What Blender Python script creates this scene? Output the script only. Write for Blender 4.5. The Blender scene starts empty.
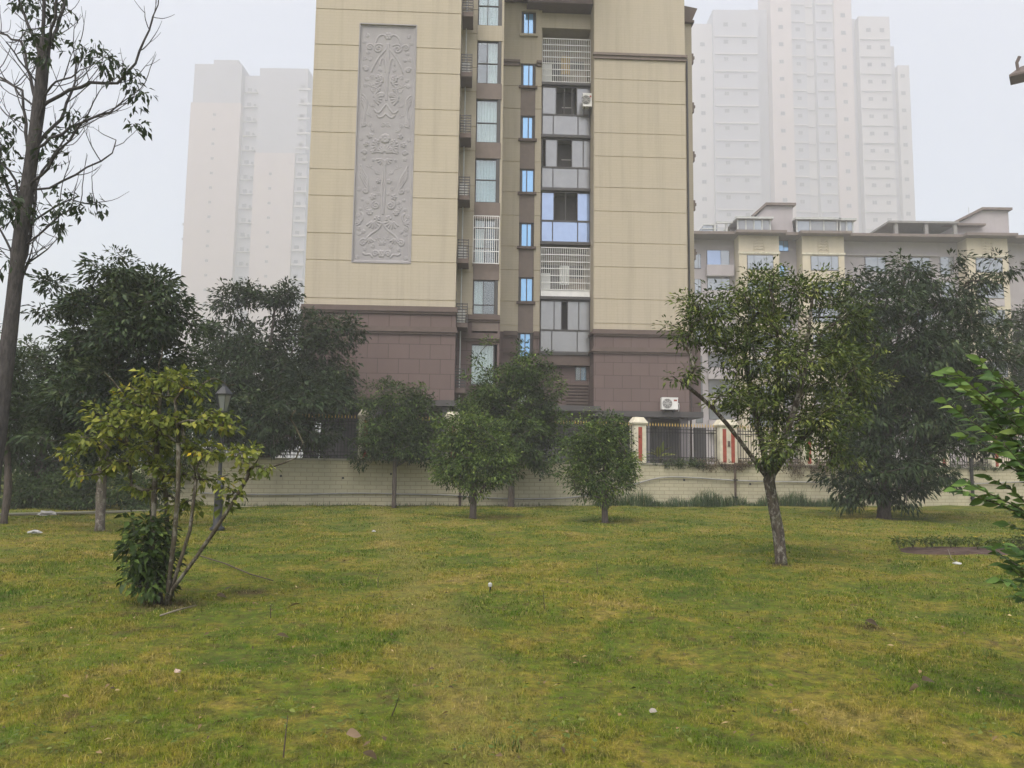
import bpy, math, random
import numpy as np
from mathutils import Matrix, Vector

SC = bpy.context.scene
COL = SC.collection
rng = np.random.default_rng(7)
random.seed(7)
rad = math.radians

# ------------------------------------------------------------------ camera
FPX, EYE, PITCH, ROLL = 780.0, 1.6, rad(6.0), rad(0.72)
RC = (Matrix.Rotation(math.pi/2 + PITCH, 3, 'X') @ Matrix.Rotation(ROLL, 3, 'Z'))
RCN = np.array(RC)
CAM = np.array([0, 0, EYE])

def ray(px, py):
    return RCN @ np.array([(px-512)/FPX, -(py-384)/FPX, -1.0])

def P(px, py, Y):
    "the point seen at a pixel of the photograph, Y metres away"
    d = ray(px, py)
    return CAM + d*(Y/d[1])

def hground(x, y):
    x = np.asarray(x, float); y = np.asarray(y, float)
    h = .035*np.sin(x*.9+1.3)*np.sin(y*.7+.4)+.02*np.sin(x*2.1+y*1.3)+.012*np.sin(x*3.7-y*2.9+1)
    h = h+.008*np.sin(x*7.3+y*5.1)*np.sin(y*6.1-x*2.2)
    return h*np.clip((60-np.hypot(x, y-15))/30, 0, 1)

def G(px, py):
    "the point of the lawn seen at a pixel"
    d = ray(px, py)
    p = CAM + d*(-EYE/d[2])
    return np.array([p[0], p[1], float(hground(p[0], p[1]))])

# ------------------------------------------------------------------ object helpers
def tag(o, label, cat, group=None, kind=None):
    if label: o['label'] = label
    if cat: o['category'] = cat
    if group: o['group'] = group
    if kind: o['kind'] = kind
    return o

def thing(name, label, cat, loc=(0, 0, 0), rz=0, group=None):
    o = bpy.data.objects.new(name, None)
    COL.objects.link(o)
    o.location = tuple(float(v) for v in loc); o.rotation_euler = (0, 0, rz)
    o.empty_display_size = .2
    return tag(o, label, cat, group)

def link(name, me, mat, parent=None):
    o = bpy.data.objects.new(name, me)
    if mat is not None and not me.materials: me.materials.append(mat)
    COL.objects.link(o)
    if parent is not None: o.parent = parent
    return o

def mesh_np(name, v, f, tint=None, smooth=False):
    "v (n,3), f (m,k) arrays"
    v = np.ascontiguousarray(v, np.float32); f = np.ascontiguousarray(f, np.int32)
    k = f.shape[1]
    me = bpy.data.meshes.new(name)
    me.vertices.add(len(v)); me.vertices.foreach_set('co', v.ravel())
    me.loops.add(f.size); me.loops.foreach_set('vertex_index', f.ravel())
    me.polygons.add(len(f))
    me.polygons.foreach_set('loop_start', np.arange(0, f.size, k, dtype=np.int32))
    me.polygons.foreach_set('loop_total', np.full(len(f), k, np.int32))
    if smooth: me.polygons.foreach_set('use_smooth', np.ones(len(f), bool))
    me.update(calc_edges=True)
    if tint is not None:
        a = me.attributes.new('tint', 'FLOAT', 'FACE')
        a.data.foreach_set('value', np.ascontiguousarray(tint, np.float32))
    return me

class MB:
    def __init__(s): s.v = []; s.f = []
    def box(s, x0, x1, y0, y1, z0, z1):
        if x0 > x1: x0, x1 = x1, x0
        if y0 > y1: y0, y1 = y1, y0
        if z0 > z1: z0, z1 = z1, z0
        b = len(s.v)
        s.v += [(x0,y0,z0),(x1,y0,z0),(x1,y1,z0),(x0,y1,z0),(x0,y0,z1),(x1,y0,z1),(x1,y1,z1),(x0,y1,z1)]
        s.f += [tuple(b+i for i in q) for q in ((0,3,2,1),(4,5,6,7),(0,1,5,4),(1,2,6,5),(2,3,7,6),(3,0,4,7))]
        return s
    def poly(s, pts):
        b = len(s.v); s.v += [tuple(map(float, p)) for p in pts]; s.f.append(tuple(range(b, b+len(pts)))); return s
    def prism(s, pts, off):
        "pts a planar loop; off the vector to the other end"
        b = len(s.v); n = len(pts); off = np.array(off, float)
        s.v += [tuple(map(float, p)) for p in pts] + [tuple(np.array(p, float)+off) for p in pts]
        s.f.append(tuple(range(b, b+n))[::-1]); s.f.append(tuple(range(b+n, b+2*n)))
        for i in range(n):
            j = (i+1) % n
            s.f.append((b+i, b+j, b+n+j, b+n+i))
        return s
    def frustum(s, x, y, z0, z1, a0, b0, a1, b1):
        b = len(s.v)
        s.v += [(x-a0,y-b0,z0),(x+a0,y-b0,z0),(x+a0,y+b0,z0),(x-a0,y+b0,z0),(x-a1,y-b1,z1),(x+a1,y-b1,z1),(x+a1,y+b1,z1),(x-a1,y+b1,z1)]
        s.f += [tuple(b+i for i in q) for q in ((0,3,2,1),(4,5,6,7),(0,1,5,4),(1,2,6,5),(2,3,7,6),(3,0,4,7))]
        return s
    def tube(s, pts, r, n=6, cap=True):
        pts = np.array(pts, float); m = len(pts)
        r = np.broadcast_to(np.array(r, float), (m,))
        t = np.gradient(pts, axis=0) if m > 2 else np.repeat((pts[1:]-pts[:1]), m, 0)
        t /= np.linalg.norm(t, axis=1)[:, None]+1e-9
        ref = np.array([0, 0, 1.]) if abs(t[0][2]) < .9 else np.array([1., 0, 0])
        b0 = len(s.v); ang = np.arange(n)*2*math.pi/n
        ca, sa = np.cos(ang)[:, None], np.sin(ang)[:, None]
        for i in range(m):
            a = np.cross(t[i], ref); a /= np.linalg.norm(a)+1e-9
            bb = np.cross(t[i], a); ref = -bb if False else ref
            ring = pts[i] + r[i]*(ca*a + sa*bb)
            s.v += [tuple(q) for q in ring]
        for i in range(m-1):
            for k in range(n):
                k2 = (k+1) % n
                s.f.append((b0+i*n+k, b0+i*n+k2, b0+(i+1)*n+k2, b0+(i+1)*n+k))
        if cap:
            s.f.append(tuple(b0+k for k in range(n))[::-1]); s.f.append(tuple(b0+(m-1)*n+k for k in range(n)))
        return s
    def lathe(s, prof, n=16, c=(0, 0)):
        b = len(s.v)
        for (r, z) in prof:
            for k in range(n):
                a = 2*math.pi*k/n
                s.v.append((c[0]+r*math.cos(a), c[1]+r*math.sin(a), z))
        for i in range(len(prof)-1):
            for k in range(n):
                k2 = (k+1) % n
                s.f.append((b+i*n+k, b+i*n+k2, b+(i+1)*n+k2, b+(i+1)*n+k))
        s.f.append(tuple(b+k for k in range(n))[::-1]); s.f.append(tuple(b+(len(prof)-1)*n+k for k in range(n)))
        return s
    def mesh(s, name, smooth=False):
        me = bpy.data.meshes.new(name); me.from_pydata(s.v, [], s.f); me.update()
        if smooth: me.polygons.foreach_set('use_smooth', np.ones(len(me.polygons), bool))
        return me
    def build(s, name, mat, parent=None, smooth=False):
        return link(name, s.mesh(name, smooth), mat, parent)

# ------------------------------------------------------------------ materials
class NT:
    def __init__(s, name):
        s.m = bpy.data.materials.new(name); s.m.use_nodes = True
        s.t = s.m.node_tree; s.t.nodes.clear()
        s.out = s.n('ShaderNodeOutputMaterial')
    def n(s, typ, ins=None, **kw):
        nd = s.t.nodes.new(typ)
        for k, v in kw.items(): setattr(nd, k, v)
        for k, v in (ins or {}).items(): s.set(nd.inputs[k], v)
        return nd
    def set(s, inp, v):
        if hasattr(v, 'is_output') or isinstance(v, bpy.types.NodeSocket): s.t.links.new(v, inp)
        elif isinstance(v, (tuple, list)) and len(v) == 3 and inp.type == 'RGBA': inp.default_value = (*v, 1)
        else: inp.default_value = v
    def pos(s): return s.n('ShaderNodeTexCoord').outputs['Object']
    def geo(s): return s.n('ShaderNodeNewGeometry').outputs['Position']
    def noise(s, vec, scale, detail=4, rough=.6, dist=0):
        return s.n('ShaderNodeTexNoise', {'Vector': vec, 'Scale': scale, 'Detail': detail, 'Roughness': rough, 'Distortion': dist}).outputs['Fac']
    def ramp(s, fac, stops):
        nd = s.n('ShaderNodeValToRGB', {'Fac': fac}); cr = nd.color_ramp
        while len(cr.elements) < len(stops): cr.elements.new(.5)
        for e, (p, c) in zip(cr.elements, stops):
            e.position = p; e.color = (*c, 1) if isinstance(c, (tuple, list)) else (c, c, c, 1)
        return nd.outputs['Color']
    def mix(s, fac, a, b, mode='MIX'):
        nd = s.n('ShaderNodeMix', data_type='RGBA', blend_type=mode)
        s.set(nd.inputs['Factor'], fac); s.set(nd.inputs[6], a); s.set(nd.inputs[7], b)
        return nd.outputs[2]
    def scalev(s, vec, sc):
        return s.n('ShaderNodeMapping', {'Vector': vec, 'Scale': sc}).outputs['Vector']
    def bump(s, h, strength, dist=.02):
        return s.n('ShaderNodeBump', {'Height': h, 'Strength': strength, 'Distance': dist}).outputs['Normal']
    def pbr(s, color, rough=.8, normal=None, metal=0, spec=.4):
        p = s.n('ShaderNodeBsdfPrincipled', {'Base Color': color, 'Roughness': rough, 'Metallic': metal, 'Specular IOR Level': spec})
        if normal is not None: s.set(p.inputs['Normal'], normal)
        return p
    def finish(s, sh):
        s.t.links.new(sh.outputs[0], s.out.inputs['Surface']); return s.m

def mul(c, k): return tuple(x*k for x in c)

def paint(name, c, var=.12, scale=3, rough=.75, metal=0, bump=.1, bscale=40, spec=.4):
    "a plain finish with uneven tone, weather streaks running down and a fine grain"
    t = NT(name); p = t.pos()
    a = t.noise(p, scale, 5)
    st = t.noise(t.scalev(p, (2.5, 2.5, .15)), 1.5, 4)
    col = t.mix(t.ramp(a, [(.3, 0.), (.7, 1.)]), mul(c, 1-var), mul(c, 1+var*.5))
    col = t.mix(t.ramp(st, [(.45, 0.), (.8, var*1.5)]), col, mul(c, .6))
    return t.finish(t.pbr(col, rough, t.bump(t.noise(p, bscale, 3), bump, .01), metal, spec))

def brick_mat(name, c1, c2, mortar, bw, bh, ms, bump=.4, dirt=.25, rough=.85, vert=True):
    t = NT(name); p = t.pos()
    sx = t.n('ShaderNodeSeparateXYZ', {0: p})
    add = t.n('ShaderNodeMath', {0: sx.outputs[0], 1: sx.outputs[1]}, operation='ADD')
    cb = t.n('ShaderNodeCombineXYZ', {0: add.outputs[0], 1: sx.outputs[2], 2: 0.})
    br = t.n('ShaderNodeTexBrick', {'Vector': cb.outputs[0], 'Color1': c1, 'Color2': c2, 'Mortar': mortar, 'Scale': 1., 'Mortar Size': ms, 'Mortar Smooth': .2, 'Bias': 0., 'Brick Width': bw, 'Row Height': bh})
    br.offset = .5
    d = t.noise(t.scalev(p, (1, 1, .35)), .9, 6, .65)
    col = t.mix(t.ramp(d, [(.35, 0.), (.75, dirt)]), br.outputs['Color'], mul(c1, .45))
    fine = t.noise(p, 25, 3)
    col = t.mix(t.ramp(fine, [(.3, 0.), (.8, .18)]), col, mul(c1, .7))
    inv = t.n('ShaderNodeMath', {0: 1., 1: br.outputs['Fac']}, operation='SUBTRACT')
    return t.finish(t.pbr(col, rough, t.bump(inv.outputs[0], bump, .01), 0, .3))

def leaf_mat(name, stops, trans=.22, rough=.5, patch=.5):
    t = NT(name)
    a = t.n('ShaderNodeAttribute', attribute_name='tint').outputs['Fac']
    p = t.geo()
    n = t.noise(p, 1.3, 3)
    m = t.n('ShaderNodeMath', {0: n, 1: .5}, operation='SUBTRACT')
    m = t.n('ShaderNodeMath', {0: m.outputs[0], 1: patch, 2: a}, operation='MULTIPLY_ADD')
    col = t.ramp(m.outputs[0], stops)
    pb = t.pbr(col, rough, None, 0, .16)
    tr = t.n('ShaderNodeBsdfTranslucent', {'Color': t.mix(.5, col, (.14, .2, .03))})
    return t.finish(t.n('ShaderNodeMixShader', {0: trans, 1: pb.outputs[0], 2: tr.outputs[0]}))

def bark_mat(name, c, c2, white=0., wz=None, lich=0.):
    t = NT(name); p = t.pos()
    a = t.noise(t.scalev(p, (9, 9, 2.2)), 2.5, 6, .7)
    col = t.mix(t.ramp(a, [(.35, 0.), (.65, 1.)]), c, c2)
    if lich:
        l = t.noise(t.scalev(p, (1.6, 1.6, 1)), 8, 4, .75)
        col = t.mix(t.ramp(l, [(.52, 0.), (.6, lich)]), col, (.32, .31, .26))
        l2 = t.noise(p, 3.1, 4, .7)
        col = t.mix(t.ramp(l2, [(.5, 0.), (.62, lich*.7)]), col, (.07, .085, .03))
    if wz is not None:
        z = t.n('ShaderNodeSeparateXYZ', {0: p}).outputs[2]
        zn = t.n('ShaderNodeMath', {0: t.noise(p, 7, 4), 1: .35, 2: z}, operation='MULTIPLY_ADD')
        f = t.n('ShaderNodeMapRange', {0: zn.outputs[0], 1: wz-.05, 2: wz+.2, 3: white, 4: 0.}).outputs[0]
        l3 = t.ramp(t.noise(p, 9, 5, .7), [(.38, .25), (.6, 1.)])
        ff = t.n('ShaderNodeMath', {0: f, 1: l3}, operation='MULTIPLY')
        col = t.mix(ff.outputs[0], col, (.42, .37, .33))
    return t.finish(t.pbr(col, .9, t.bump(a, 1., .035), 0, .15))

def glass_mat(name, tint, refl=.3, rough=.04):
    t = NT(name)
    tr = t.n('ShaderNodeBsdfTransparent', {'Color': tint})
    gl = t.n('ShaderNodeBsdfGlossy', {'Color': (.9, .92, .95), 'Roughness': rough})
    return t.finish(t.n('ShaderNodeMixShader', {0: refl, 1: tr.outputs[0], 2: gl.outputs[0]}))

def film_mat(name, c, refl=.35, rough=.06):
    "a coated or frosted pane that hides the room behind"
    t = NT(name); p = t.pos()
    col = t.mix(t.noise(p, 1.2, 3), mul(c, .75), mul(c, 1.25))
    d = t.n('ShaderNodeBsdfDiffuse', {'Color': col})
    gl = t.n('ShaderNodeBsdfGlossy', {'Color': tuple(min(1, .35+x*1.1) for x in c), 'Roughness': rough})
    return t.finish(t.n('ShaderNodeMixShader', {0: refl, 1: d.outputs[0], 2: gl.outputs[0]}))

CREAM = (.415, .365, .275)
M = {}
def tile_cream(name, c):
    t = NT(name); p = t.pos()
    sx = t.n('ShaderNodeSeparateXYZ', {0: p})
    add = t.n('ShaderNodeMath', {0: sx.outputs[0], 1: sx.outputs[1]}, operation='ADD')
    cb = t.n('ShaderNodeCombineXYZ', {0: add.outputs[0], 1: sx.outputs[2], 2: 0.})
    br = t.n('ShaderNodeTexBrick', {'Vector': cb.outputs[0], 'Color1': c, 'Color2': mul(c, .975), 'Mortar': mul(c, .91), 'Scale': 1., 'Mortar Size': .012, 'Mortar Smooth': .3, 'Bias': 0., 'Brick Width': .60, 'Row Height': .145})
    st = t.noise(t.scalev(p, (1.6, 1.6, .08)), 1.4, 5, .65)
    col = t.mix(t.ramp(st, [(.47, 0.), (.78, .42)]), br.outputs['Color'], mul(c, .55))
    big = t.noise(p, .25, 4)
    col = t.mix(t.ramp(big, [(.35, 0.), (.7, .22)]), col, (c[0]*.95, c[1]*.98, c[2]*1.12))
    return t.finish(t.pbr(col, .8, t.bump(br.outputs['Fac'], -.12, .008), 0, .25))
M['cream'] = tile_cream('cream_tile', CREAM)
M['groove'] = paint('groove_paint', (.42, .355, .24), .1)
M['trim'] = paint('brown_trim', (.115, .085, .072), .15)
M['spandrel'] = paint('brown_spandrel', (.17, .135, .115), .12)
M['base'] = brick_mat('brown_cladding', (.148, .108, .098), (.134, .098, .089), (.075, .055, .049), .96, .69, .015, .5, .2)
M['relief'] = paint('grey_relief', (.30, .288, .29), .1, 1.5, .85, bump=.15, bscale=25)
M['frame'] = paint('dark_frame', (.062, .058, .056), .1, rough=.5)
M['whiteframe'] = paint('white_metal', (.72, .72, .70), .08, rough=.5)
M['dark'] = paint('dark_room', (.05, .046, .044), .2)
M['room'] = paint('room_wall', (.30, .25, .19), .2)
M['glass'] = glass_mat('clear_glass', (.78, .84, .84), .12, .18)
M['blue'] = film_mat('blue_film_glass', (.13, .34, .60), .36)
M['bluelight'] = film_mat('pale_blue_glass', (.19, .27, .44), .36)
M['frost'] = film_mat('grey_panel_glass', (.19, .193, .197), .26, .2)
M['curtain'] = paint('curtain_cloth', (.70, .72, .69), .03, 2)
M['curtain_blue'] = paint('blue_grey_cloth', (.52, .63, .65), .03, 2)
M['concrete'] = paint('concrete', (.26, .25, .235), .2)
M['greywall'] = paint('grey_render', (.37, .34, .345), .1, .4)
M['black'] = paint('black_iron', (.018, .017, .018), .2, rough=.5)
M['gold'] = paint('gold_paint', (.52, .36, .10), .2, rough=.45)
M['pillar'] = paint('pillar_cream', (.58, .54, .42), .25, 2.5)
M['red'] = paint('red_strip', (.30, .06, .035), .25, 4)
M['acwhite'] = paint('appliance_white', (.68, .68, .65), .1, rough=.45)
M['pvc'] = paint('grey_pvc', (.46, .47, .45), .15, rough=.5)
M['stone'] = brick_mat('pale_block', (.48, .445, .31), (.44, .405, .28), (.30, .27, .19), .44, .158, .013, .5, .5)
M['coping'] = paint('wall_coping', (.27, .26, .20), .3, 3)

# ------------------------------------------------------------------ foliage tools
def leaf_arrays(pos, d, nrm, L, W, fold=.15, droop=.12):
    d = d/(np.linalg.norm(d, axis=1)[:, None]+1e-9)
    s = np.cross(d, nrm); s /= np.linalg.norm(s, axis=1)[:, None]+1e-9
    n = np.cross(s, d)
    L = L[:, None]; W = W[:, None]
    mid = pos+d*L*.45
    v = np.stack([pos, mid+s*W*.5+n*W*fold, pos+d*L-np.array([0, 0, 1.])*L*droop, mid-s*W*.5+n*W*fold], 1)
    N = len(pos); i = np.arange(N)[:, None]*4
    f = np.stack([i+[0, 1, 2], i+[0, 2, 3]], 1).reshape(-1, 3)
    return v.reshape(-1, 3), f

def foliage(name, centres, outward, k, rc, L, Wr, mat, parent, org, seed, droop=.2, spread=1., outw=.5, tb=(.5, .25), zflat=.7):
    r = np.random.default_rng(seed)
    n = len(centres)
    ks = np.maximum(2, r.poisson(k, n))
    idx = np.repeat(np.arange(n), ks)
    off = r.normal(size=(len(idx), 3))
    off /= np.linalg.norm(off, axis=1)[:, None]+1e-9
    off *= (r.random(len(idx))**.5)[:, None]*rc
    off[:, 2] *= zflat
    pos = centres[idx]+off
    d = off/rc*spread+outward[idx]*outw+r.normal(size=off.shape)*.35
    d[:, 2] -= droop
    nrm = r.normal(size=off.shape)*.55; nrm[:, 2] += 1.
    LL = L*(.65+.7*r.random(len(idx))); WW = LL*Wr*(.8+.4*r.random(len(idx)))
    v, f = leaf_arrays(pos-org, d, nrm, LL, WW)
    ct = r.normal(size=n)*tb[1]*.6
    t = np.clip(tb[0]+ct[idx]+r.normal(size=len(idx))*tb[1]*.6, 0, 1)
    return link(name, mesh_np(name, v, f, np.repeat(t, 2)), mat, parent)

def lobes_targets(lobes, n, seed, shell=.45):
    "points spread through a crown made of overlapping ellipsoids (centre, radii)"
    r = np.random.default_rng(seed)
    vol = np.array([l[1][0]*l[1][1]*l[1][2] for l in lobes])**.8; vol /= vol.sum()
    pts = []; out = []
    for (c, ra), w in zip(lobes, vol):
        m = max(3, int(round(n*w)))
        q = r.normal(size=(m, 3)); q /= np.linalg.norm(q, axis=1)[:, None]
        u = q*(r.random(m)**shell)[:, None]
        u *= (1+.16*np.sin(q[:, :1]*5+q[:, 2:]*4+c[0])+.15*r.normal(size=(m, 1)))
        pts.append(np.array(c)+u*np.array(ra)); out.append(q)
    return np.concatenate(pts), np.concatenate(out)

def skeleton(trunks, targets, seed, first=.35, upk=.25, step=.35, wob=.05):
    "limbs that reach every target from the stems by way of the nearest limb"
    r = np.random.default_rng(seed)
    pos = []; par = []; ok = []
    for tr, par0 in trunks:
        tr = np.array(tr, float)
        zl = tr[0][2]+first*(tr[-1][2]-tr[0][2])
        prev = par0
        for i, p in enumerate(tr):
            pos.append(p); par.append(prev); ok.append(p[2] > zl or par0 >= 0); prev = len(pos)-1
    pos = [np.array(p, float) for p in pos]
    A = np.array(pos)
    dist0 = np.array([np.min(np.linalg.norm(A-t, axis=1)) for t in targets])
    for ti in np.argsort(dist0):
        t = targets[ti]
        A = np.array(pos); O = np.array(ok)
        d = t-A; dist = np.linalg.norm(d, axis=1)
        cost = dist+.9*np.maximum(0, A[:, 2]-t[2]+.25*np.hypot(d[:, 0], d[:, 1]))
        cost[~O] += 50
        j = int(np.argmin(cost)); D = dist[j]
        if D < .06: continue
        p0 = A[j]
        g = p0-A[par[j]] if par[j] >= 0 else np.array([0, 0, 1.])
        g = g/(np.linalg.norm(g)+1e-9)
        e = (t-p0)/D
        d0 = g*.5+e+np.array([0, 0, upk]); d0 /= np.linalg.norm(d0)
        p1 = p0+d0*D*.4; p2 = t-(e*.7+np.array([0, 0, -upk*.3]))*D*.3
        n = int(np.clip(D/step, 1, 7))+1
        prev = j
        for s in range(1, n+1):
            u = s/n
            q = (1-u)**3*p0+3*(1-u)**2*u*p1+3*(1-u)*u*u*p2+u**3*t
            if s < n: q = q+r.normal(size=3)*wob*min(1, D)
            pos.append(q); par.append(prev); ok.append(True); prev = len(pos)-1
    return np.array(pos), np.array(par)

def limbs(pos, par, R, rmin, org, power=.5, nside=6, rough=.06, seed=1, flare=1.25):
    r = np.random.default_rng(seed)
    n = len(pos); cnt = np.zeros(n); kids = [[] for _ in range(n)]
    for i in range(n):
        if par[i] >= 0: kids[par[i]].append(i)
    for i in range(n-1, -1, -1):
        cnt[i] = max(1, cnt[i]) if not kids[i] else cnt[i]+.15
        if par[i] >= 0: cnt[par[i]] += cnt[i]
    rads = {}
    mb = MB()
    roots = [i for i in range(n) if par[i] < 0]
    tot = max(cnt[i] for i in roots)
    rr = np.maximum(rmin, R*(cnt/tot)**power)
    starts = [(i, None) for i in roots]
    while starts:
        s, p = starts.pop()
        ch = [] if p is None else [p]
        c = s; ch.append(c)
        while kids[c]:
            m = max(kids[c], key=lambda k: cnt[k])
            for k in kids[c]:
                if k != m: starts.append((k, c))
            c = m; ch.append(c)
        q = pos[ch]-org; ra = rr[ch].copy()
        if p is not None: ra[0] = min(ra[0], ra[1]*1.25)
        else:
            ra[0] *= flare
        ra[-1] *= .5
        ra *= 1+rough*r.normal(size=len(ra))
        mb.tube(q, ra, nside if ra.max() > rmin*3 else 4, cap=True)
    return mb

def tree(name, label, cat, base, trunks, lobes, nt, seed, R, rmin, leafm, barkm, k, rc, L, Wr, group=None,
         droop=.2, first=.35, upk=.25, outw=.5, tb=(.5, .25), shell=.45, spread=1., power=.5, extra=None, nside=7, zflat=.7, wob=.05):
    base = np.array(base, float)
    root = thing(name, label, cat, base, 0, group)
    tg, out = lobes_targets(lobes, nt, seed, shell)
    allt = tg if extra is None else np.concatenate([tg, extra])
    pos, par = skeleton(trunks, allt, seed, first, upk, wob=wob)
    limbs(pos, par, R, rmin, base, power, nside, seed=seed).build('trunk', barkm, root, True)
    foliage('foliage', tg, out, k, rc, L, Wr, leafm, root, base, seed+1, droop, spread, outw, tb, zflat)
    return root

def lobe(px, py, rx, ry, Y, depth=None, dy=0.):
    s = Y/FPX
    return (P(px, py, Y+dy), (rx*s, (depth if depth else rx*s), ry*s))

def stem(px_list, Y, dys=None):
    "a stem through pixels, all about Y metres away"
    dys = dys or [0]*len(px_list)
    pts = [P(a, b, Y+c) for (a, b), c in zip(px_list, dys)]
    out = [pts[0]]
    for a, b in zip(pts[:-1], pts[1:]):
        m = max(1, int(np.linalg.norm(b-a)/.3))
        for i in range(1, m+1): out.append(a+(b-a)*i/m)
    out = np.array(out)
    if len(out) > 4:
        for _ in range(2): out[1:-1] = (out[:-2]+2*out[1:-1]+out[2:])/4
    return out

def grounded(px, py):
    g = G(px, py); return g

# ================================================================== SETTING
GX, GY0, GY1 = 430, -110, 620
def make_ground():
    xs = np.concatenate([np.linspace(-GX, -45, 12), np.linspace(-42, 42, 169), np.linspace(45, GX, 12)])
    ys = np.concatenate([np.linspace(GY0, -8, 8), np.linspace(-6, 50, 141), np.linspace(55, GY1, 16)])
    X, Y = np.meshgrid(xs, ys); Z = hground(X, Y)
    v = np.stack([X.ravel(), Y.ravel(), Z.ravel()], 1)
    w = len(xs); i, j = np.meshgrid(np.arange(len(xs)-1), np.arange(len(ys)-1)); a = (j*w+i).ravel()
    f = np.stack([a, a+1, a+1+w, a+w], 1)
    return mesh_np('lawn', v, f, smooth=True)

def lawn_color(t, p):
    big = t.noise(p, .16, 4, .6)
    mid = t.noise(p, .62, 6, .68, .5)
    sm = t.noise(t.scalev(p, (1, .8, 1)), 3.0, 6, .75, .3)
    fine = t.noise(p, 9, 4, .7)
    m = t.n('ShaderNodeMath', {0: sm, 1: .85, 2: mid}, operation='MULTIPLY_ADD')
    m = t.n('ShaderNodeMath', {0: big, 1: .5, 2: m.outputs[0]}, operation='MULTIPLY_ADD')
    c = t.ramp(t.n('ShaderNodeMapRange', {0: m.outputs[0], 1: .93, 2: 1.42, 3: 0., 4: 1.}).outputs[0],
               [(.10, (.056, .125, .010)), (.36, (.125, .190, .015)), (.57, (.205, .222, .022)), (.76, (.30, .252, .040)), (.95, (.38, .300, .085))])
    c = t.mix(t.ramp(fine, [(.34, .8), (.54, 0.)]), c, (.055, .062, .014))
    br = t.noise(p, 1.7, 4, .7, .8)
    c = t.mix(t.ramp(br, [(.60, 0.), (.68, .8)]), c, (.105, .070, .040))
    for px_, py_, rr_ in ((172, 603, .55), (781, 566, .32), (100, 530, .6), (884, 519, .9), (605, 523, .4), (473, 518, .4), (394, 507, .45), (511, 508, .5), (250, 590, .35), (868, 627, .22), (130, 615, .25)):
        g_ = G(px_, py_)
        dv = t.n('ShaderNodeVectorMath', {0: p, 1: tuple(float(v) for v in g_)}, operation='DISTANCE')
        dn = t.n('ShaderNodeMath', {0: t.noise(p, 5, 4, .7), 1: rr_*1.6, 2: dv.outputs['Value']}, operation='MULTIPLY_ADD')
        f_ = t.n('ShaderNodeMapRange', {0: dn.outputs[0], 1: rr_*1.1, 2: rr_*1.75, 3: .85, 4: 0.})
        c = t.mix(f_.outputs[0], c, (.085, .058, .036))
    sep = t.n('ShaderNodeSeparateXYZ', {0: p})
    ga, gb = G(478, 720), G(398, 550); kx = (gb[0]-ga[0])/(gb[1]-ga[1])
    ln = t.n('ShaderNodeMath', {0: sep.outputs[1], 1: -kx, 2: sep.outputs[0]}, operation='MULTIPLY_ADD')
    ln = t.n('ShaderNodeMath', {0: mid, 1: 1.3, 2: ln.outputs[0]}, operation='MULTIPLY_ADD')
    ln = t.n('ShaderNodeMath', {0: ln.outputs[0], 1: ga[0]-kx*ga[1]+.65}, operation='SUBTRACT')
    ln = t.n('ShaderNodeMath', {0: ln.outputs[0]}, operation='ABSOLUTE')
    tr_ = t.n('ShaderNodeMapRange', {0: ln.outputs[0], 1: .10, 2: .55, 3: .34, 4: 0.})
    c = t.mix(tr_.outputs[0], c, (.33, .265, .095))
    return c
def ground_mat():
    t = NT('lawn_soil'); p = t.geo()
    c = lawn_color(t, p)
    f2 = t.noise(p, 11, 5, .75)
    c = t.mix(t.ramp(f2, [(.35, .75), (.62, .15)]), c, (.095, .078, .030))
    return t.finish(t.pbr(c, .95, t.bump(t.noise(p, 30, 4, .7), .9, .05), 0, .1))
def blade_mat():
    t = NT('grass_blades'); p = t.geo()
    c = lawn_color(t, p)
    a = t.n('ShaderNodeAttribute', attribute_name='tint').outputs['Fac']
    c = t.mix(t.ramp(a, [(.0, .65), (.4, 0.)]), c, (.065, .10, .014))
    c = t.mix(t.ramp(a, [(.75, 0.), (.98, .6)]), c, (.46, .38, .15))
    pb = t.pbr(c, .8, None, 0, .04)
    tr = t.n('ShaderNodeBsdfTranslucent', {'Color': c})
    return t.finish(t.n('ShaderNodeMixShader', {0: .3, 1: pb.outputs[0], 2: tr.outputs[0]}))
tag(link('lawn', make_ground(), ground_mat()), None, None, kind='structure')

BED_C = G(1008, 552)
def in_bed(x, y):
    return ((x-BED_C[0])/2.2)**2+((y-BED_C[1])/.95)**2 < 1

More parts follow.
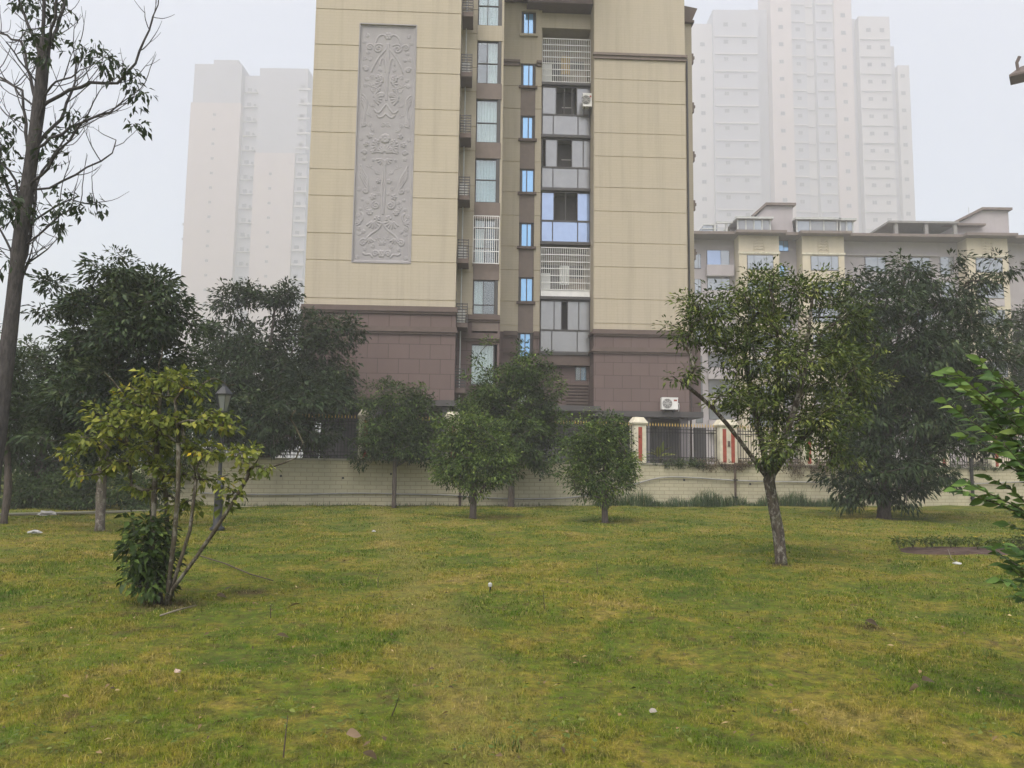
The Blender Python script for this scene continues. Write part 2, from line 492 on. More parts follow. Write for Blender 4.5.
def make_grass():
    r = np.random.default_rng(11)
    zones = [(2.6, 5.5, 5200, .029, .0038), (5.5, 8.5, 3000, .031, .0052), (8.5, 13, 1300, .036, .008), (13, 20, 560, .04, .012), (20, 32, 230, .045, .018)]
    VV = []; FF = []; TT = []; b = 0
    for y0, y1, dens, h, w in zones:
        hw0 = .70*y1+1.2
        n = int(dens*(y1-y0)*2*hw0)
        y = r.uniform(y0, y1, n); x = r.uniform(-hw0, hw0, n)
        keep = (np.abs(x) < .70*y+1.2)
        # tufts: thin out by a patchy field
        fld = np.sin(x*1.9+3*np.sin(y*.8))*np.sin(y*2.3+2*np.sin(x*.7))+.5*np.sin(x*6.3+y*4.1)*np.sin(y*7.7-x*3)
        keep &= r.random(n) < np.clip(.72+.3*fld, .25, 1)
        keep &= ~in_bed(x, y)
        # wall line
        keep &= y < 29.2+(x+10.6)*.238-.1
        x, y, fl = x[keep], y[keep], fld[keep]; n = len(x)
        z = hground(x, y)
        a = r.uniform(0, 2*np.pi, n); lean = r.uniform(.35, 1.6, n)
        H = h*(.55+.8*r.random(n))*(1+.25*fl); W = w*(.7+.6*r.random(n))
        tall = r.random(n) < .015; H = np.where(tall, H*1.9, H); lean = np.where(tall, lean*.6, lean)
        base = np.stack([x, y, z-.005], 1)
        dirh = np.stack([np.cos(a), np.sin(a), 0*a], 1)
        side = np.stack([-np.sin(a+r.normal(size=n)*.6), np.cos(a), 0*a], 1)*W[:, None]*.5
        mid = base+dirh*(H*lean*.35)[:, None]+np.stack([0*a, 0*a, H*.62], 1)
        tip = base+dirh*(H*lean*1.1)[:, None]+np.stack([0*a, 0*a, H*(1.05-.38*lean)], 1)
        v = np.stack([base-side, base+side, mid+side*.75, mid-side*.75, tip], 1).reshape(-1, 3)
        i = np.arange(n)[:, None]*5+b
        f = np.stack([i+[0, 1, 2], i+[0, 2, 3], i+[3, 2, 4]], 1).reshape(-1, 3)
        VV.append(v); FF.append(f); TT.append(np.repeat(r.random(n), 3)); b += len(v)
    return mesh_np('grass', np.concatenate(VV), np.concatenate(FF), np.concatenate(TT))
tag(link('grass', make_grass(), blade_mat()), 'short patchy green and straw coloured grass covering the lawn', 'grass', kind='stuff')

# path strip far left and terrace behind the wall
pm = paint('path_concrete', (.13, .125, .09), .2, 1.5)
pth = MB()
a0 = G(-160, 520); a1 = G(180, 512); a2 = a1+np.array([0, .7, 0]); a3 = a0+np.array([0, .7, 0])
pth.prism([(a0[0], a0[1], .01), (a1[0], a1[1], .01), (a2[0], a2[1], .01), (a3[0], a3[1], .01)], (0, 0, .05))
tag(pth.build('path', pm), None, None, kind='structure')

WL = np.array([-10.6, 29.4]); WDIR = np.array([31.0, 7.3]); WDIR = WDIR/np.linalg.norm(WDIR); WANG = math.atan2(WDIR[1], WDIR[0])
def on_wall(px, py, off=0.):
    "where the ray of a pixel meets the front plane of the retaining wall (off metres in front): s along it and z"
    n = np.array([WDIR[1], -WDIR[0]]); d = ray(px, py)
    o = WL+n*off
    k = np.dot(o-CAM[:2], n)/np.dot(d[:2], n)
    p = CAM+d*k
    return float(np.dot(p[:2]-WL, WDIR)), float(p[2])
def wall_pt(s, z, off=0.):
    n = np.array([WDIR[1], -WDIR[0]]); q = WL+WDIR*s+n*off
    return np.array([q[0], q[1], z])
TZ = 1.62
ter = MB()
e0 = WL-WDIR*3.0; e1 = WL+WDIR*44
nb = np.array([-WDIR[1], WDIR[0]])
e0 = e0+nb*.33; e1 = e1+nb*.33
ter.prism([(e0[0], e0[1], -.3), (e1[0], e1[1], -.3), (e1[0]+4, 66, -.3), (e0[0], 66, -.3)], (0, 0, TZ+.3))
tag(ter.build('terrace', paint('terrace_paving', (.24, .225, .20), .2, 1)), None, None, kind='structure')

# retaining wall
rw = thing('retaining_wall', 'long low wall of pale blocks at the far end of the lawn below the railings', 'wall', (WL[0], WL[1], 0), WANG)
wb = MB(); wb.box(-3.0, 44, 0, .30, -.3, 1.72); wb.build('wall', M['stone'], rw)
wb = MB()
s = -3.0
while s < 44:
    e = min(44, s+1.6+.02*((s*7) % 3)); wb.box(s, e-.012, -.04, .34, 1.722, 1.80); s = e
wb.build('coping', M['coping'], rw)
wb = MB()
for px, y0 in ((281, 476), (391, 474), (343, 478), (684, 480), (540, 480), (600, 482), (750, 484), (930, 490)):
    s_, z_ = on_wall(px, y0); wb.tube([(s_, -.03, z_), (s_, .05, z_)], .045, 8)
wb.build('weep_hole', M['black'], rw)
# pipe lying along the wall
pts = []
for px, py in ((200, 493), (250, 494.5), (300, 494.5), (350, 493), (400, 494), (452, 495), (470, 497), (510, 499), (560, 499), (600, 494), (628, 486), (652, 479), (668, 476.5), (700, 478), (740, 481), (800, 482), (860, 483), (920, 484), (975, 484), (1040, 481)):
    s_, z_ = on_wall(px, py, .08); pts.append(wall_pt(s_, z_, .08))
pts = np.array(pts)
fine = np.concatenate([pts[i]+(pts[i+1]-pts[i])*np.linspace(0, 1, 5)[:-1, None] for i in range(len(pts)-1)]+[pts[-1:]])
for _ in range(3): fine[1:-1] = (fine[:-2]+2*fine[1:-1]+fine[2:])/4
tag(MB().tube(fine, .028, 8).build('water_pipe', paint('pipe_grey', (.29, .29, .27), .2), None, True), 'thin grey plastic pipe sagging along the front of the block wall', 'pipe')
# rusty downpipes in front of the wall
for px, y0, y1, m_, lb in ((735, 463, 505, 'rust', 'rust brown downpipe on the block wall behind the forked tree'),
                           (971, 458, 506, 'dark', 'dark downpipe on the block wall right of the big dark tree'),
                           (460, 492, 508, 'rust', 'short rusty standpipe at the foot of the wall between the small round trees')):
    s_, z1 = on_wall(px, y0, .1); _, z0 = on_wall(px, y1, .1)
    a = wall_pt(s_, -.05, .1); b_ = wall_pt(s_, z1, .1)
    root = thing('downpipe', lb, 'downpipe', (a[0], a[1], 0), WANG)
    mm = M['black'] if m_ == 'dark' else M.setdefault('rust', paint('rust', (.085, .06, .045), .4, 6))
    MB().tube([(0, 0, -.05), (0, 0, z1)], .05 if m_ != 'dark' else .075, 8).build('pipe', mm, root)
    for zz in (.35, 1.1):
        if zz < z1-.1: MB().box(-.08, .08, -.07, .1, zz, zz+.05).build('clamp', M['black'], root)

# fence pillars and railing panels on the wall
pill_px = [365, 452, 638, 726, 806, 940, 992]
pill_lab = {365: 'cream pillar with pale cap half hidden behind the small tree by the dark railings',
            452: 'cream pillar hidden behind the round trees in front of the flats',
            638: 'cream capped pillar with red strips beside the small round tree',
            726: 'cream capped pillar with two red strips behind the slanting limb of the forked tree',
            806: 'cream pillar seen through the low branches of the forked tree',
            940: 'cream pillar behind the skirt of the big dark tree',
            992: 'cream red striped pillar behind the bright green sapling'}
pill_s = []
for px in pill_px:
    s_, _ = on_wall(px, 450, -.18); pill_s.append(s_)
    c = wall_pt(s_, 1.80, -.18)
    wide = .27 if px != 726 else .42
    t_ = thing('fence_pillar', pill_lab[px], 'pillar', c, WANG, 'pillars of the railing on the wall')
    MB().box(-wide, wide, -.25, .25, 0, 1.62).build('shaft', M['pillar'], t_)
    cp = MB(); cp.frustum(0, 0, 1.62, 1.70, wide+.04, .29, wide+.07, .32); cp.frustum(0, 0, 1.70, 1.94, wide+.07, .32, wide-.08, .17)
    cp.build('cap', M['pillar'], t_)
    st = [0] if px != 726 else [-.2, .2]
    for xx in st: MB().box(xx-.085, xx+.085, -.262, -.22, .06, 1.52).build('strip', M['red'], t_)
    if px == 726: MB().box(-.055, .055, -.285, -.252, .75, 1.0).build('plaque', M['trim'], t_)
def fence(sa, sb, label):
    c = wall_pt((sa+sb)/2, 1.80, -.18); h = (sb-sa)/2
    t_ = thing('metal_fence', label, 'fence', c, WANG, 'black railing panels on the wall')
    rl = MB()
    for z in (.10, .24, 1.30, 1.44): rl.box(-h, h, -.02, .02, z, z+.035)
    rl.build('rail', M['black'], t_)
    bars = MB(); tips = []
    n = int(2*h/.125)
    for i in range(n+1):
        x = -h+2*h*i/n
        bars.box(x-.011, x+.011, -.011, .011, .02, 1.58); tips.append(x)
    bars.build('bars', M['black'], t_)
    fm_ = MB(); fm_.frustum(0, 0, 0, .05, .010, .010, .021, .016); fm_.frustum(0, 0, .05, .15, .021, .016, .003, .003); fm_ = fm_.mesh('finial')
    for x in tips: link('finial', fm_, M['gold'], t_).location = (x, 0, 1.58)
ss = pill_s
fence(-2.9, ss[0]-.30, 'black railing with gold tips on the wall under the dark trees left of the flats')
fence(ss[0]+.30, ss[1]-.30, 'black railing with gold tips behind the round tree nearest the left pillar')
fence(ss[1]+.30, ss[2]-.30, 'black railing with gold tips behind the tallest round tree')
fence(ss[2]+.30, ss[3]-.45, 'black railing with gold tips between two red striped pillars in front of the carport')
fence(ss[3]+.45, ss[4]-.30, 'black railing with gold tips seen through the forked tree')
fence(ss[4]+.30, ss[5]-.30, 'black railing with gold tips behind the big dark tree')
fence(ss[5]+.30, ss[6]-.30, 'black railing with gold tips above the bare stretch of wall at the right')
fence(ss[6]+.30, ss[6]+8, 'black railing with gold tips behind the bright green sapling')

# ================================================================== MAIN BUILDING
BO = np.array([0, 35.9, TZ]); BA = rad(2.5)
bu = np.array([math.cos(BA), math.sin(BA), 0]); bw = np.array([-math.sin(BA), math.cos(BA), 0])
def F(px, py, w=0.):
    "pixel -> (u, z) on the facade plane w metres behind the front block"
    d = ray(px, py); o = BO+bw*w
    k = np.dot(o-CAM, bw)/np.dot(d, bw)
    p = CAM+d*k-BO
    return float(np.dot(p, bu)), float(p[2])
FU = lambda px, py, w: F(px, py, w)[0]
FZ = lambda px, py, w: F(px, py, w)[1]
B = thing('apartment_building', 'cream and brown apartment block with carved grey panel and stacked balconies', 'building', BO, BA)
uL0, uL1 = FU(304, 300, 0), FU(455.5, 300, 0)
wT, wS, wBal, wR = 1.7, 6.1, 6.3, 5.0
uT1 = FU(503, 100, wT); uS1 = FU(541, 150, wS); uR0 = FU(594.5, 200, wR); uR1 = FU(686.5, 200, wR)
TOP = 29.0
zbL = FZ(380, 303, 0); zbR = FZ(640, 334, wR)
zb = (zbL+zbR)/2
zc = FZ(640, 60, wR)
z0L = FZ(380, 398, 0); z0R = FZ(640, 412, wR); z00 = (z0L+z0R)/2
Q = 3.09
# cream walls as bands with real joints between them
def banded(x0, x1, y0, y1, za, zt, joints, hole=None):
    cr = MB(); gv = MB()
    zs = [za]+[j for j in joints if za+.1 < j < zt-.1]+[zt]
    for a, b in zip(zs[:-1], zs[1:]):
        a2 = a+(.022 if a != za else 0); b2 = b-(.022 if b != zt else 0)
        if hole and not (b2 < hole[2] or a2 > hole[3]):
            h0, h1, h2, h3 = hole
            cr.box(x0, h0, y0, y1, a2, b2); cr.box(h1, x1, y0, y1, a2, b2)
            if a2 < h2: cr.box(h0, h1, y0, y1, a2, h2)
            if b2 > h3: cr.box(h0, h1, y0, y1, h3, b2)
        else: cr.box(x0, x1, y0, y1, a2, b2)
    gv.box(x0+.01, x1-.01, y0+.035, y1-.01, za+.01, zt-.01)
    return cr, gv
jz = FZ(640, 134, wR)       # a joint at each floor line and one 43% below the next
joints = []
for k in range(-7, 6): joints += [jz+k*Q, jz+k*Q-.43*Q]
joints = sorted(joints)
jzl = FZ(385, 134, 0); jl = sorted([jzl+k*Q for k in range(-7, 6)]+[jzl+k*Q+.415*Q for k in range(-7, 6)])
rp = (FU(356.5, 143, 0), FU(413, 143, 0), FZ(385, 262, 0), FZ(385, 25, 0))
cr, gv = banded(uL0, uL1, 0, .25, zb, TOP, jl, rp)
# body of the block behind the thin facing
cr.box(uL0+.001, uL1-.001, .30, 14, zb+.001, TOP-.01)
cr.build('wall', M['cream'], B)
g2 = MB(); g2.box(uL0+.012, uL1-.012, .27, .298, zb+.02, TOP-.02)
g2.build('joint', M['groove'], B)
# facing grooves: shallow strips set 3 cm back in each joint
g2 = MB()
for j in jl:
    if zb+.1 < j < TOP-.1:
        if rp[2] < j < rp[3]:
            MB().box(uL0+.012, rp[0]-.002, .022, .26, j-.021, j+.021).build('joint', M['groove'], B); MB().box(rp[1]+.002, uL1-.012, .022, .26, j-.021, j+.021).build('joint', M['groove'], B)
        else: MB().box(uL0+.012, uL1-.012, .022, .26, j-.021, j+.021).build('joint', M['groove'], B)

# right block and the wing behind it
cr, gv = banded(uR0, uR1, wR, wR+.25, zb, zc-.02, joints)
cr.box(uR0+.001, uR1-.001, wR+.3, wR+9, zb+.001, TOP-.01)
cr.box(uR0, uR1, wR, wR+.298, zc+.001, TOP-.003)
uW1 = FU(693.5, 200, 8.2)
cr.box(uR1+.002, uW1, 8.2, 20, zb, FZ(690, 24, 8.2)); cr.build('wall', M['cream'], B)
g2 = MB()
for j in joints:
    if zb+.1 < j < zc-.15: MB().box(uR0+.012, uR1-.012, wR+.022, wR+.26, j-.021, j+.021).build('joint', M['groove'], B)
# tall-window bay and small-window bay
cr = MB(); g2 = MB()
xs0 = uL1+.003
tw0, tw1 = FU(475.5, 158, wT), FU(499.5, 158, wT)     # window slot of the bay
zprev = zb
jt = [z for z in jl]
fz = FZ(486, 158.6, wT)         # head of the window three floors below the frame's top
for a, b in zip([zb]+[j for j in jt if zb < j < TOP], [j for j in jt if zb < j < TOP]+[TOP]):
    cr.box(xs0, tw0-.02, wT, wT+.4, a+.02, b-.02)
g2.box(xs0+.01, tw0-.03, wT+.03, wT+.38, zb, TOP-.05)
cr.box(tw1+.02, uT1, wT, wT+.4, zb+.02, TOP)
cr.box(xs0, uT1, wT+.9, 16, zb, TOP-.02)
cr.box(uT1-.25, uT1-.003, wT+.402, wS-.002, zb, TOP-.04)
sw0, sw1 = FU(519.6, 180, wS), FU(534.6, 180, wS)
for x0, x1 in ((uT1+.002, sw0), (sw1, uS1)):
    for a, b in zip([zb]+[j for j in joints if zb < j < zc], [j for j in joints if zb < j < zc]+[zc]):
        cr.box(x0, x1, wS, wS+.4, a+.02, b-.02)
    g2.box(x0+.01, x1-.01, wS+.03, wS+.38, zb, zc-.05)
    cr.box(x0, x1, wS, wS+.4, zc+.3, TOP)
cr.box(uT1+.002, uS1, wS+.8, 16, zb, TOP-.03)
cr.build('wall', M['cream'], B); g2.build('joint', M['groove'], B)

# brown base
bs = MB()
bs.box(uL0-.03, uL1+.03, -.03, 14, z00, zb)
bs.box(uR0-.03, uR1+.03, wR-.03, wR+9, z00, zb)
bs.box(uR1+.035, uW1+.25, 8.0, 19.9, z00, zb)
bs.build('base_cladding', M['base'], B)
bs = MB()
bs.box(uL1+.04, tw0-.02, wT-.03, 12, z00, zb); bs.box(tw1+.02, uT1-.001, wT-.03, 12, z00, zb)
bs.box(uT1+.002, sw0, wS-.03, 12, z00, zb); bs.box(sw1, uS1, wS-.03, 12, z00, zb)
bs.build('base_cladding', M['base'], B)
for dz in (0, -.95):
    for x0, x1, y0 in ((uL0, uL1, 0), (uR0, uR1, wR), (xs0+.06, uT1, wT), (uT1+.32, sw0-.03, wS), (sw1+.03, uS1-.02, wS)):
        mo = MB()
        mo.box(x0-.12*(y0 in (0, wR)), x1+(.12 if y0 in (0, wR) else 0), y0-.17, y0-.032, zb+dz-.22, zb+dz-.10)
        mo.box(x0-.05*(y0 in (0, wR)), x1+(.05 if y0 in (0, wR) else 0), y0-.11, y0-.033, zb+dz-.32, zb+dz-.222)
        mo.box(x0-.09*(y0 in (0, wR)), x1+(.09 if y0 in (0, wR) else 0), y0-.14, y0-.031, zb+dz-.098, zb+dz+.03); mo.build('moulding', M['trim'], B)
for y0, d in ((wR, 0),):      # returns along the left flank of the right block
    for dz in (0, -.95): MB().box(uR0-.17, uR0-.032, wR-.02, wR+1.2, zb+dz-.215, zb+dz-.105).build('moulding', M['trim'], B)
for x0, x1, y0 in ((uR0-.1, uR1+.1, wR), (uT1+.005, sw0-.05, wS), (sw1+.05, uS1-.01, wS)):
    co = MB(); co.box(x0, x1, y0-.16, y0-.003, zc+.16, zc+.30); co.box(x0+.04, x1-.04, y0-.09, y0-.002, zc-.02, zc+.158); co.build('cornice', M['spandrel'], B)
# roofs and eaves
ro = MB()
ro.box(uL0-.6, uL1+.5, -.6, 14.5, TOP+.001, TOP+.35); ro.box(uR0-.4, uR1+.6, wR-.7, wR+9.5, TOP+.002, TOP+.36)
ro.box(uL1+.51, uR0-.41, wT-.2, 16, TOP+.003, TOP+.3)
ro.build('roof', M['trim'], B)
wz = FZ(690, 24, 8.2)
ea = MB(); ea.box(uR1+.01, uW1+.12, 8.0, 20, wz+.002, wz+.14)
ea.prism([(uR1+.01, 8.1, wz+.15), (uW1+.02, 8.1, wz+.15), (uW1+.35, 8.1, wz+.95), (uR1+.01, 8.1, wz+1.25)], (0, 11, 0))
ea.build('eave', M['trim'], B)
st = MB()
for k in range(5):
    z = FZ(694, 57+49*k, 8.2); st.box(uW1+.002, uW1+.12, 8.25, 8.5, z-.35, z+.25); st.box(uW1+.003, uW1+.2, 8.3, 8.45, z-.05, z+.1)
st.build('corbel', M['spandrel'], B)
dp = MB(); ux = FU(688.6, 200, 7.9); dp.tube([(ux, 7.95, 0), (ux, 7.95, FZ(690, 60, 8))], .06, 8)
dp.build('drainpipe', M['frame'], B, True)
uu = FU(690.5, 390, 7.8); MB().tube([(uu, 7.85, 0), (uu, 7.85, zb)], .05, 8).build('drainpipe', M['trim'], B, True)

# carved panel
def relief():
    w, h = rp[1]-rp[0], rp[3]-rp[2]
    nx, nz = 132, 560
    X, Z = np.meshgrid(np.linspace(-w/2, w/2, nx), np.linspace(0, h, nz))
    H = np.zeros_like(X); A = np.abs(X)
    def ridge(pts, wd, ht):
        pts = np.array(pts); x0, z0 = pts.min(0)-wd; x1, z1 = pts.max(0)+wd
        m = (A >= x0) & (A <= x1) & (Z >= z0) & (Z <= z1)
        if not m.any(): return
        q = np.stack([A[m], Z[m]], 1)
        d = np.min(np.hypot(q[:, None, 0]-pts[None, :, 0], q[:, None, 1]-pts[None, :, 1]), 1)
        H[m] = np.maximum(H[m], ht*np.sqrt(np.clip(1-(d/wd)**2, 0, 1)))
    def spiral(cx, cz, r, turns, a0, sgn, wd=.045, ht=.05):
        t = np.linspace(0, 1, 60); a = a0+sgn*t*turns*2*math.pi; rr = r*(1-.85*t)
        ridge(np.stack([cx+rr*np.cos(a), cz+rr*np.sin(a)], 1), wd, ht)
    def curve(p, wd=.045, ht=.045):
        p = np.array(p, float); t = np.linspace(0, 1, 50)[:, None]
        ridge((1-t)**3*p[0]+3*(1-t)**2*t*p[1]+3*(1-t)*t*t*p[2]+t**3*p[3], wd, ht)
    def petal(cx, cz, r, n, ht=.06, a0=0):
        for k in range(n):
            a = a0+2*math.pi*k/n
            ridge([(cx+r*.6*math.cos(a), cz+r*.6*math.sin(a))], r*.38, ht)
        ridge([(cx, cz)], r*.3, ht*1.2)
    def fan(cx, cz, r, a0, a1, n, ht=.05):
        for a in np.linspace(a0, a1, n):
            t = np.linspace(.25, 1, 14)
            ridge(np.stack([cx+r*t*np.cos(a), cz+r*t*np.sin(a)], 1), r*.13, ht)
    s = h/10.9
    z = lambda f: f*h      # fraction from the bottom
    petal(0, z(.955), .20, 6); spiral(.45, z(.90), .24, 1.6, 2.4, -1); spiral(.86, z(.905), .17, 1.4, 2.8, -1)
    curve([(0, z(.95)), (.3, z(.97)), (.6, z(.96)), (.62, z(.90))]); curve([(.05, z(.90)), (.25, z(.88)), (.5, z(.86)), (.75, z(.80))])
    curve([(.08, z(.80)), (.1, z(.86)), (.3, z(.88)), (.35, z(.83))]); curve([(.05, z(.92)), (.02, z(.85)), (.06, z(.78)), (.02, z(.68))])
    spiral(1.02, z(.81), .13, 1.3, .5, 1); petal(.38, z(.775), .17, 5); petal(.42, z(.725), .15, 5, .05, .4); fan(.2, z(.75), .3, -.6, 1.6, 5)
    spiral(.22, z(.70), .12, 1.4, 0, 1); fan(.62, z(.685), .38, 2.0, 4.0, 6)
    for i in range(4): curve([(1.15, z(.70-.012*i)), (.9, z(.69-.02*i)), (.85+.05*i, z(.65-.02*i)), (1.1, z(.60-.012*i))], .04)
    spiral(1.0, z(.575), .14, 1.3, 1.5, -1); curve([(.02, z(.66)), (.25, z(.63)), (.35, z(.61)), (.55, z(.635))]); curve([(.02, z(.62)), (.2, z(.60)), (.35, z(.60)), (.42, z(.615))])
    petal(0, z(.515), .26, 8, .07); petal(.42, z(.50), .17, 5); petal(.72, z(.525), .15, 5); petal(.88, z(.49), .15, 5); petal(.55, z(.46), .13, 5, .05); fan(.3, z(.48), .3, -1.2, .8, 5)
    fan(0, z(.455), .34, .1, 1.5, 5); fan(.05, z(.43), .3, -1.5, -.2, 4); spiral(.95, z(.455), .12, 1.3, 0, 1)
    for i in range(4): curve([(1.1, z(.40-.014*i)), (.95, z(.36-.014*i)), (.65, z(.35-.016*i)), (.75, z(.31-.008*i))], .04)
    spiral(.85, z(.295), .13, 1.2, 3, 1); curve([(.02, z(.42)), (.05, z(.35)), (.1, z(.3)), (.02, z(.2))]); petal(.25, z(.335), .13, 5); petal(.5, z(.27), .16, 5)
    spiral(.35, z(.235), .2, 1.6, 1.2, -1); petal(.62, z(.205), .16, 6); petal(.25, z(.18), .16, 5); fan(.45, z(.17), .35, 3.4, 5.6, 6)
    curve([(1.2, z(.165)), (.95, z(.155)), (.85, z(.19)), (1.0, z(.2))]); fan(.98, z(.16), .25, -.5, .9, 4)
    curve([(.05, z(.16)), (.2, z(.12)), (.5, z(.13)), (.75, z(.09))]); spiral(.88, z(.08), .16, 1.4, 1.8, -1); fan(.6, z(.1), .26, 3.8, 5.2, 4)
    petal(0, z(.035), .2, 6); spiral(.3, z(.035), .15, 1.4, 2.8, -1); curve([(.42, z(.02)), (.6, z(.045)), (.7, z(.02)), (.85, z(.035))])
    rq = np.random.default_rng(3)
    for _ in range(420):
        cx_, cz_ = rq.uniform(.06, w/2-.16), rq.uniform(.2, h-.4)
        m = (np.abs(A-cx_) < .13) & (np.abs(Z-cz_) < .13)
        if H[m].max() > .004: continue
        q_ = rq.random()
        if q_ < .3: spiral(cx_, cz_, rq.uniform(.08, .12), 1.4, rq.uniform(0, 6), rq.choice([-1, 1]), .028, .03)
        elif q_ < .6: petal(cx_, cz_, rq.uniform(.08, .12), 5, .035, rq.uniform(0, 1))
        else: fan(cx_, cz_-.05, rq.uniform(.14, .2), rq.uniform(0, 2), rq.uniform(2.4, 4), 4, .03)
    # raised border
    H = np.where((A > w/2-.07) | (Z < .07) | (Z > h-.07), np.maximum(H, .05), H)
    v = np.stack([X.ravel()+(rp[0]+rp[1])/2, .07-H.ravel()*.6, Z.ravel()+rp[2]], 1)
    i, j = np.meshgrid(np.arange(nx-1), np.arange(nz-1)); a = (j*nx+i).ravel()
    return mesh_np('relief_panel', v, np.stack([a, a+1, a+1+nx, a+nx], 1), smooth=True)
link('relief_panel', relief(), M['relief'], B)
bp = MB()
for e in (0,):
    bp.box(rp[0]-.05, rp[0]+.001, -.025, .2, rp[2]-.05, rp[3]+.05); bp.box(rp[1]-.001, rp[1]+.05, -.025, .2, rp[2]-.05, rp[3]+.05)
    bp.box(rp[0]+.002, rp[1]-.002, -.03, .2, rp[3]+.001, rp[3]+.06); bp.box(rp[0]+.002, rp[1]-.002, -.03, .2, rp[2]-.06, rp[2]-.001)
bp.build('panel_border', M['relief'], B)

def pleats(x0, x1, y, z0, z1, amp=.018, n=None, seed=0):
    r = np.random.default_rng(seed)
    n = n or max(8, int((x1-x0)/.012))
    xs = np.linspace(x0, x1, n); ph = np.cumsum(r.uniform(.25, .75, n))
    ys = y+amp*np.sin(ph)
    v = np.concatenate([np.stack([xs, ys, np.full(n, z0)], 1), np.stack([xs, ys*1.0, np.full(n, z1)], 1)])
    i = np.arange(n-1)
    return mesh_np('curtain', v, np.stack([i, i+1, i+1+n, i+n], 1), smooth=True)

def window(x0, x1, z0, z1, y, cols, rows, fm=M['frame'], pane=M['glass'], curtain=None, curt_mat=None, name='window', fw=.05, seed=0, depth=.10, dark=True, lower=None):
    "frame with mullions, glass set back in it, cloth and a dark room behind"
    fr = MB()
    for a, b in ((x0, x0+fw), (x1-fw, x1)): fr.box(a, b, y, y+depth, z0, z1)
    for a, b in ((z0, z0+fw), (z1-fw, z1)): fr.box(x0+fw, x1-fw, y+.001, y+depth-.001, a, b)
    for c in cols: fr.box(x0+(x1-x0)*c-fw*.4, x0+(x1-x0)*c+fw*.4, y+.003, y+depth-.003, z0+fw, z1-fw)
    for c in rows: fr.box(x0+fw, x1-fw, y+.005, y+depth-.005, z0+(z1-z0)*c-fw*.45, z0+(z1-z0)*c+fw*.45)
    W = fr.build(name, fm, B)
    MB().box(x0+fw*.5, x1-fw*.5, y+depth*.45, y+depth*.45+.012, z0+fw*.5, z1-fw*.5).build('pane', pane, W)
    if curtain:
        for a, b in curtain:
            link('curtain', pleats(x0+(x1-x0)*a, x0+(x1-x0)*b, y+depth+.12, z0+.02, z1-.02, seed=seed), curt_mat or M['curtain'], W)
    return W
# tall windows of the front bay
wh = 2.27
spn = MB()
for k in range(-1, 6):
    z1 = fz+(3-k)*Q; z0 = z1-wh
    x0, x1 = tw0, tw1-.12
    if k == -1: continue
    if k == 5: z0 = z1-1.72
    kw = dict(seed=k)
    if k in (0, 1): window(x0, x1, z0, z1, wT+.02, (.46,), (.48,), curtain=[(.52, .97)] if k else [(.05, .95)], curt_mat=M['curtain'] if k else M['curtain_blue'], **kw)
    elif k == 2: window(x0, x1, z0, z1, wT+.02, (), (.46,), curtain=[(.03, .97)], **kw)
    elif k == 3: window(x0, x1, z0, z1, wT+.02, (), (.52,), curtain=[(.03, .97)], curt_mat=M['curtain_blue'], **kw)
    elif k == 4: window(x0, x1, z0, z1, wT+.05, (.5,), (.35, .8), curtain=[(.03, .45)], **kw)
    else: window(x0, x1, z0, z1, wT+.02, (.46,), (.28,), curtain=[(.03, .45)], **kw)
    # dark return at the right of each window, brown panel above
    MB().box(tw1-.118, tw1+.015, wT-.03, wT+.35, z0, z1).build('window_return', M['frame'], B)
    MB().box(tw0-.015, tw1+.06, wT-.05, wT+.35, z0-.82, z0-.003).build('spandrel', M['spandrel'] if k else M['cream'], B)
z1 = fz-3*Q-.1; window(FU(471, 342, wT), FU(494.5, 342, wT), z1-2.0, z1, wT+.02, (), (), curtain=[(.02, .98)], seed=9)
MB().box(tw0-.02, tw1+.06, wT-.035, wT+.1, z1+.003, z1+.55).build('base_cladding', M['base'], B)
MB().box(tw0-.02, tw1+.06, wT-.034, wT+.1, z00, z1-2.003).build('base_cladding', M['base'], B)
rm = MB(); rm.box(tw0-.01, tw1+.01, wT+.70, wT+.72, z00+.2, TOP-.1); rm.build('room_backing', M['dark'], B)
# security grille of the fifth window
gz0, gz1 = fz-1*Q-wh-.05, fz-Q+.05
gx0, gx1 = FU(473.2, 240, wT-.25), FU(499, 240, wT-.25)
gr = MB()
def grille(mb, x0, x1, y, z0, z1, nx, nz, r=.012, rh=.018):
    for i in range(nx+1):
        x = x0+(x1-x0)*i/nx; mb.box(x-r, x+r, y, y+2*r, z0, z1)
    for i in range(nz+1):
        z = z0+(z1-z0)*i/nz; mb.box(x0, x1, y-rh, y-.001, z-rh, z+rh)
grille(gr, gx0, gx1, wT-.28, gz0, gz1, 12, 4)
for x in (gx0, gx1):
    for z in np.linspace(gz0, gz1, 5): gr.box(x-.015, x+.015, wT-.25, wT, z-.015, z+.015)
gr.build('security_grille', M['whiteframe'], B)

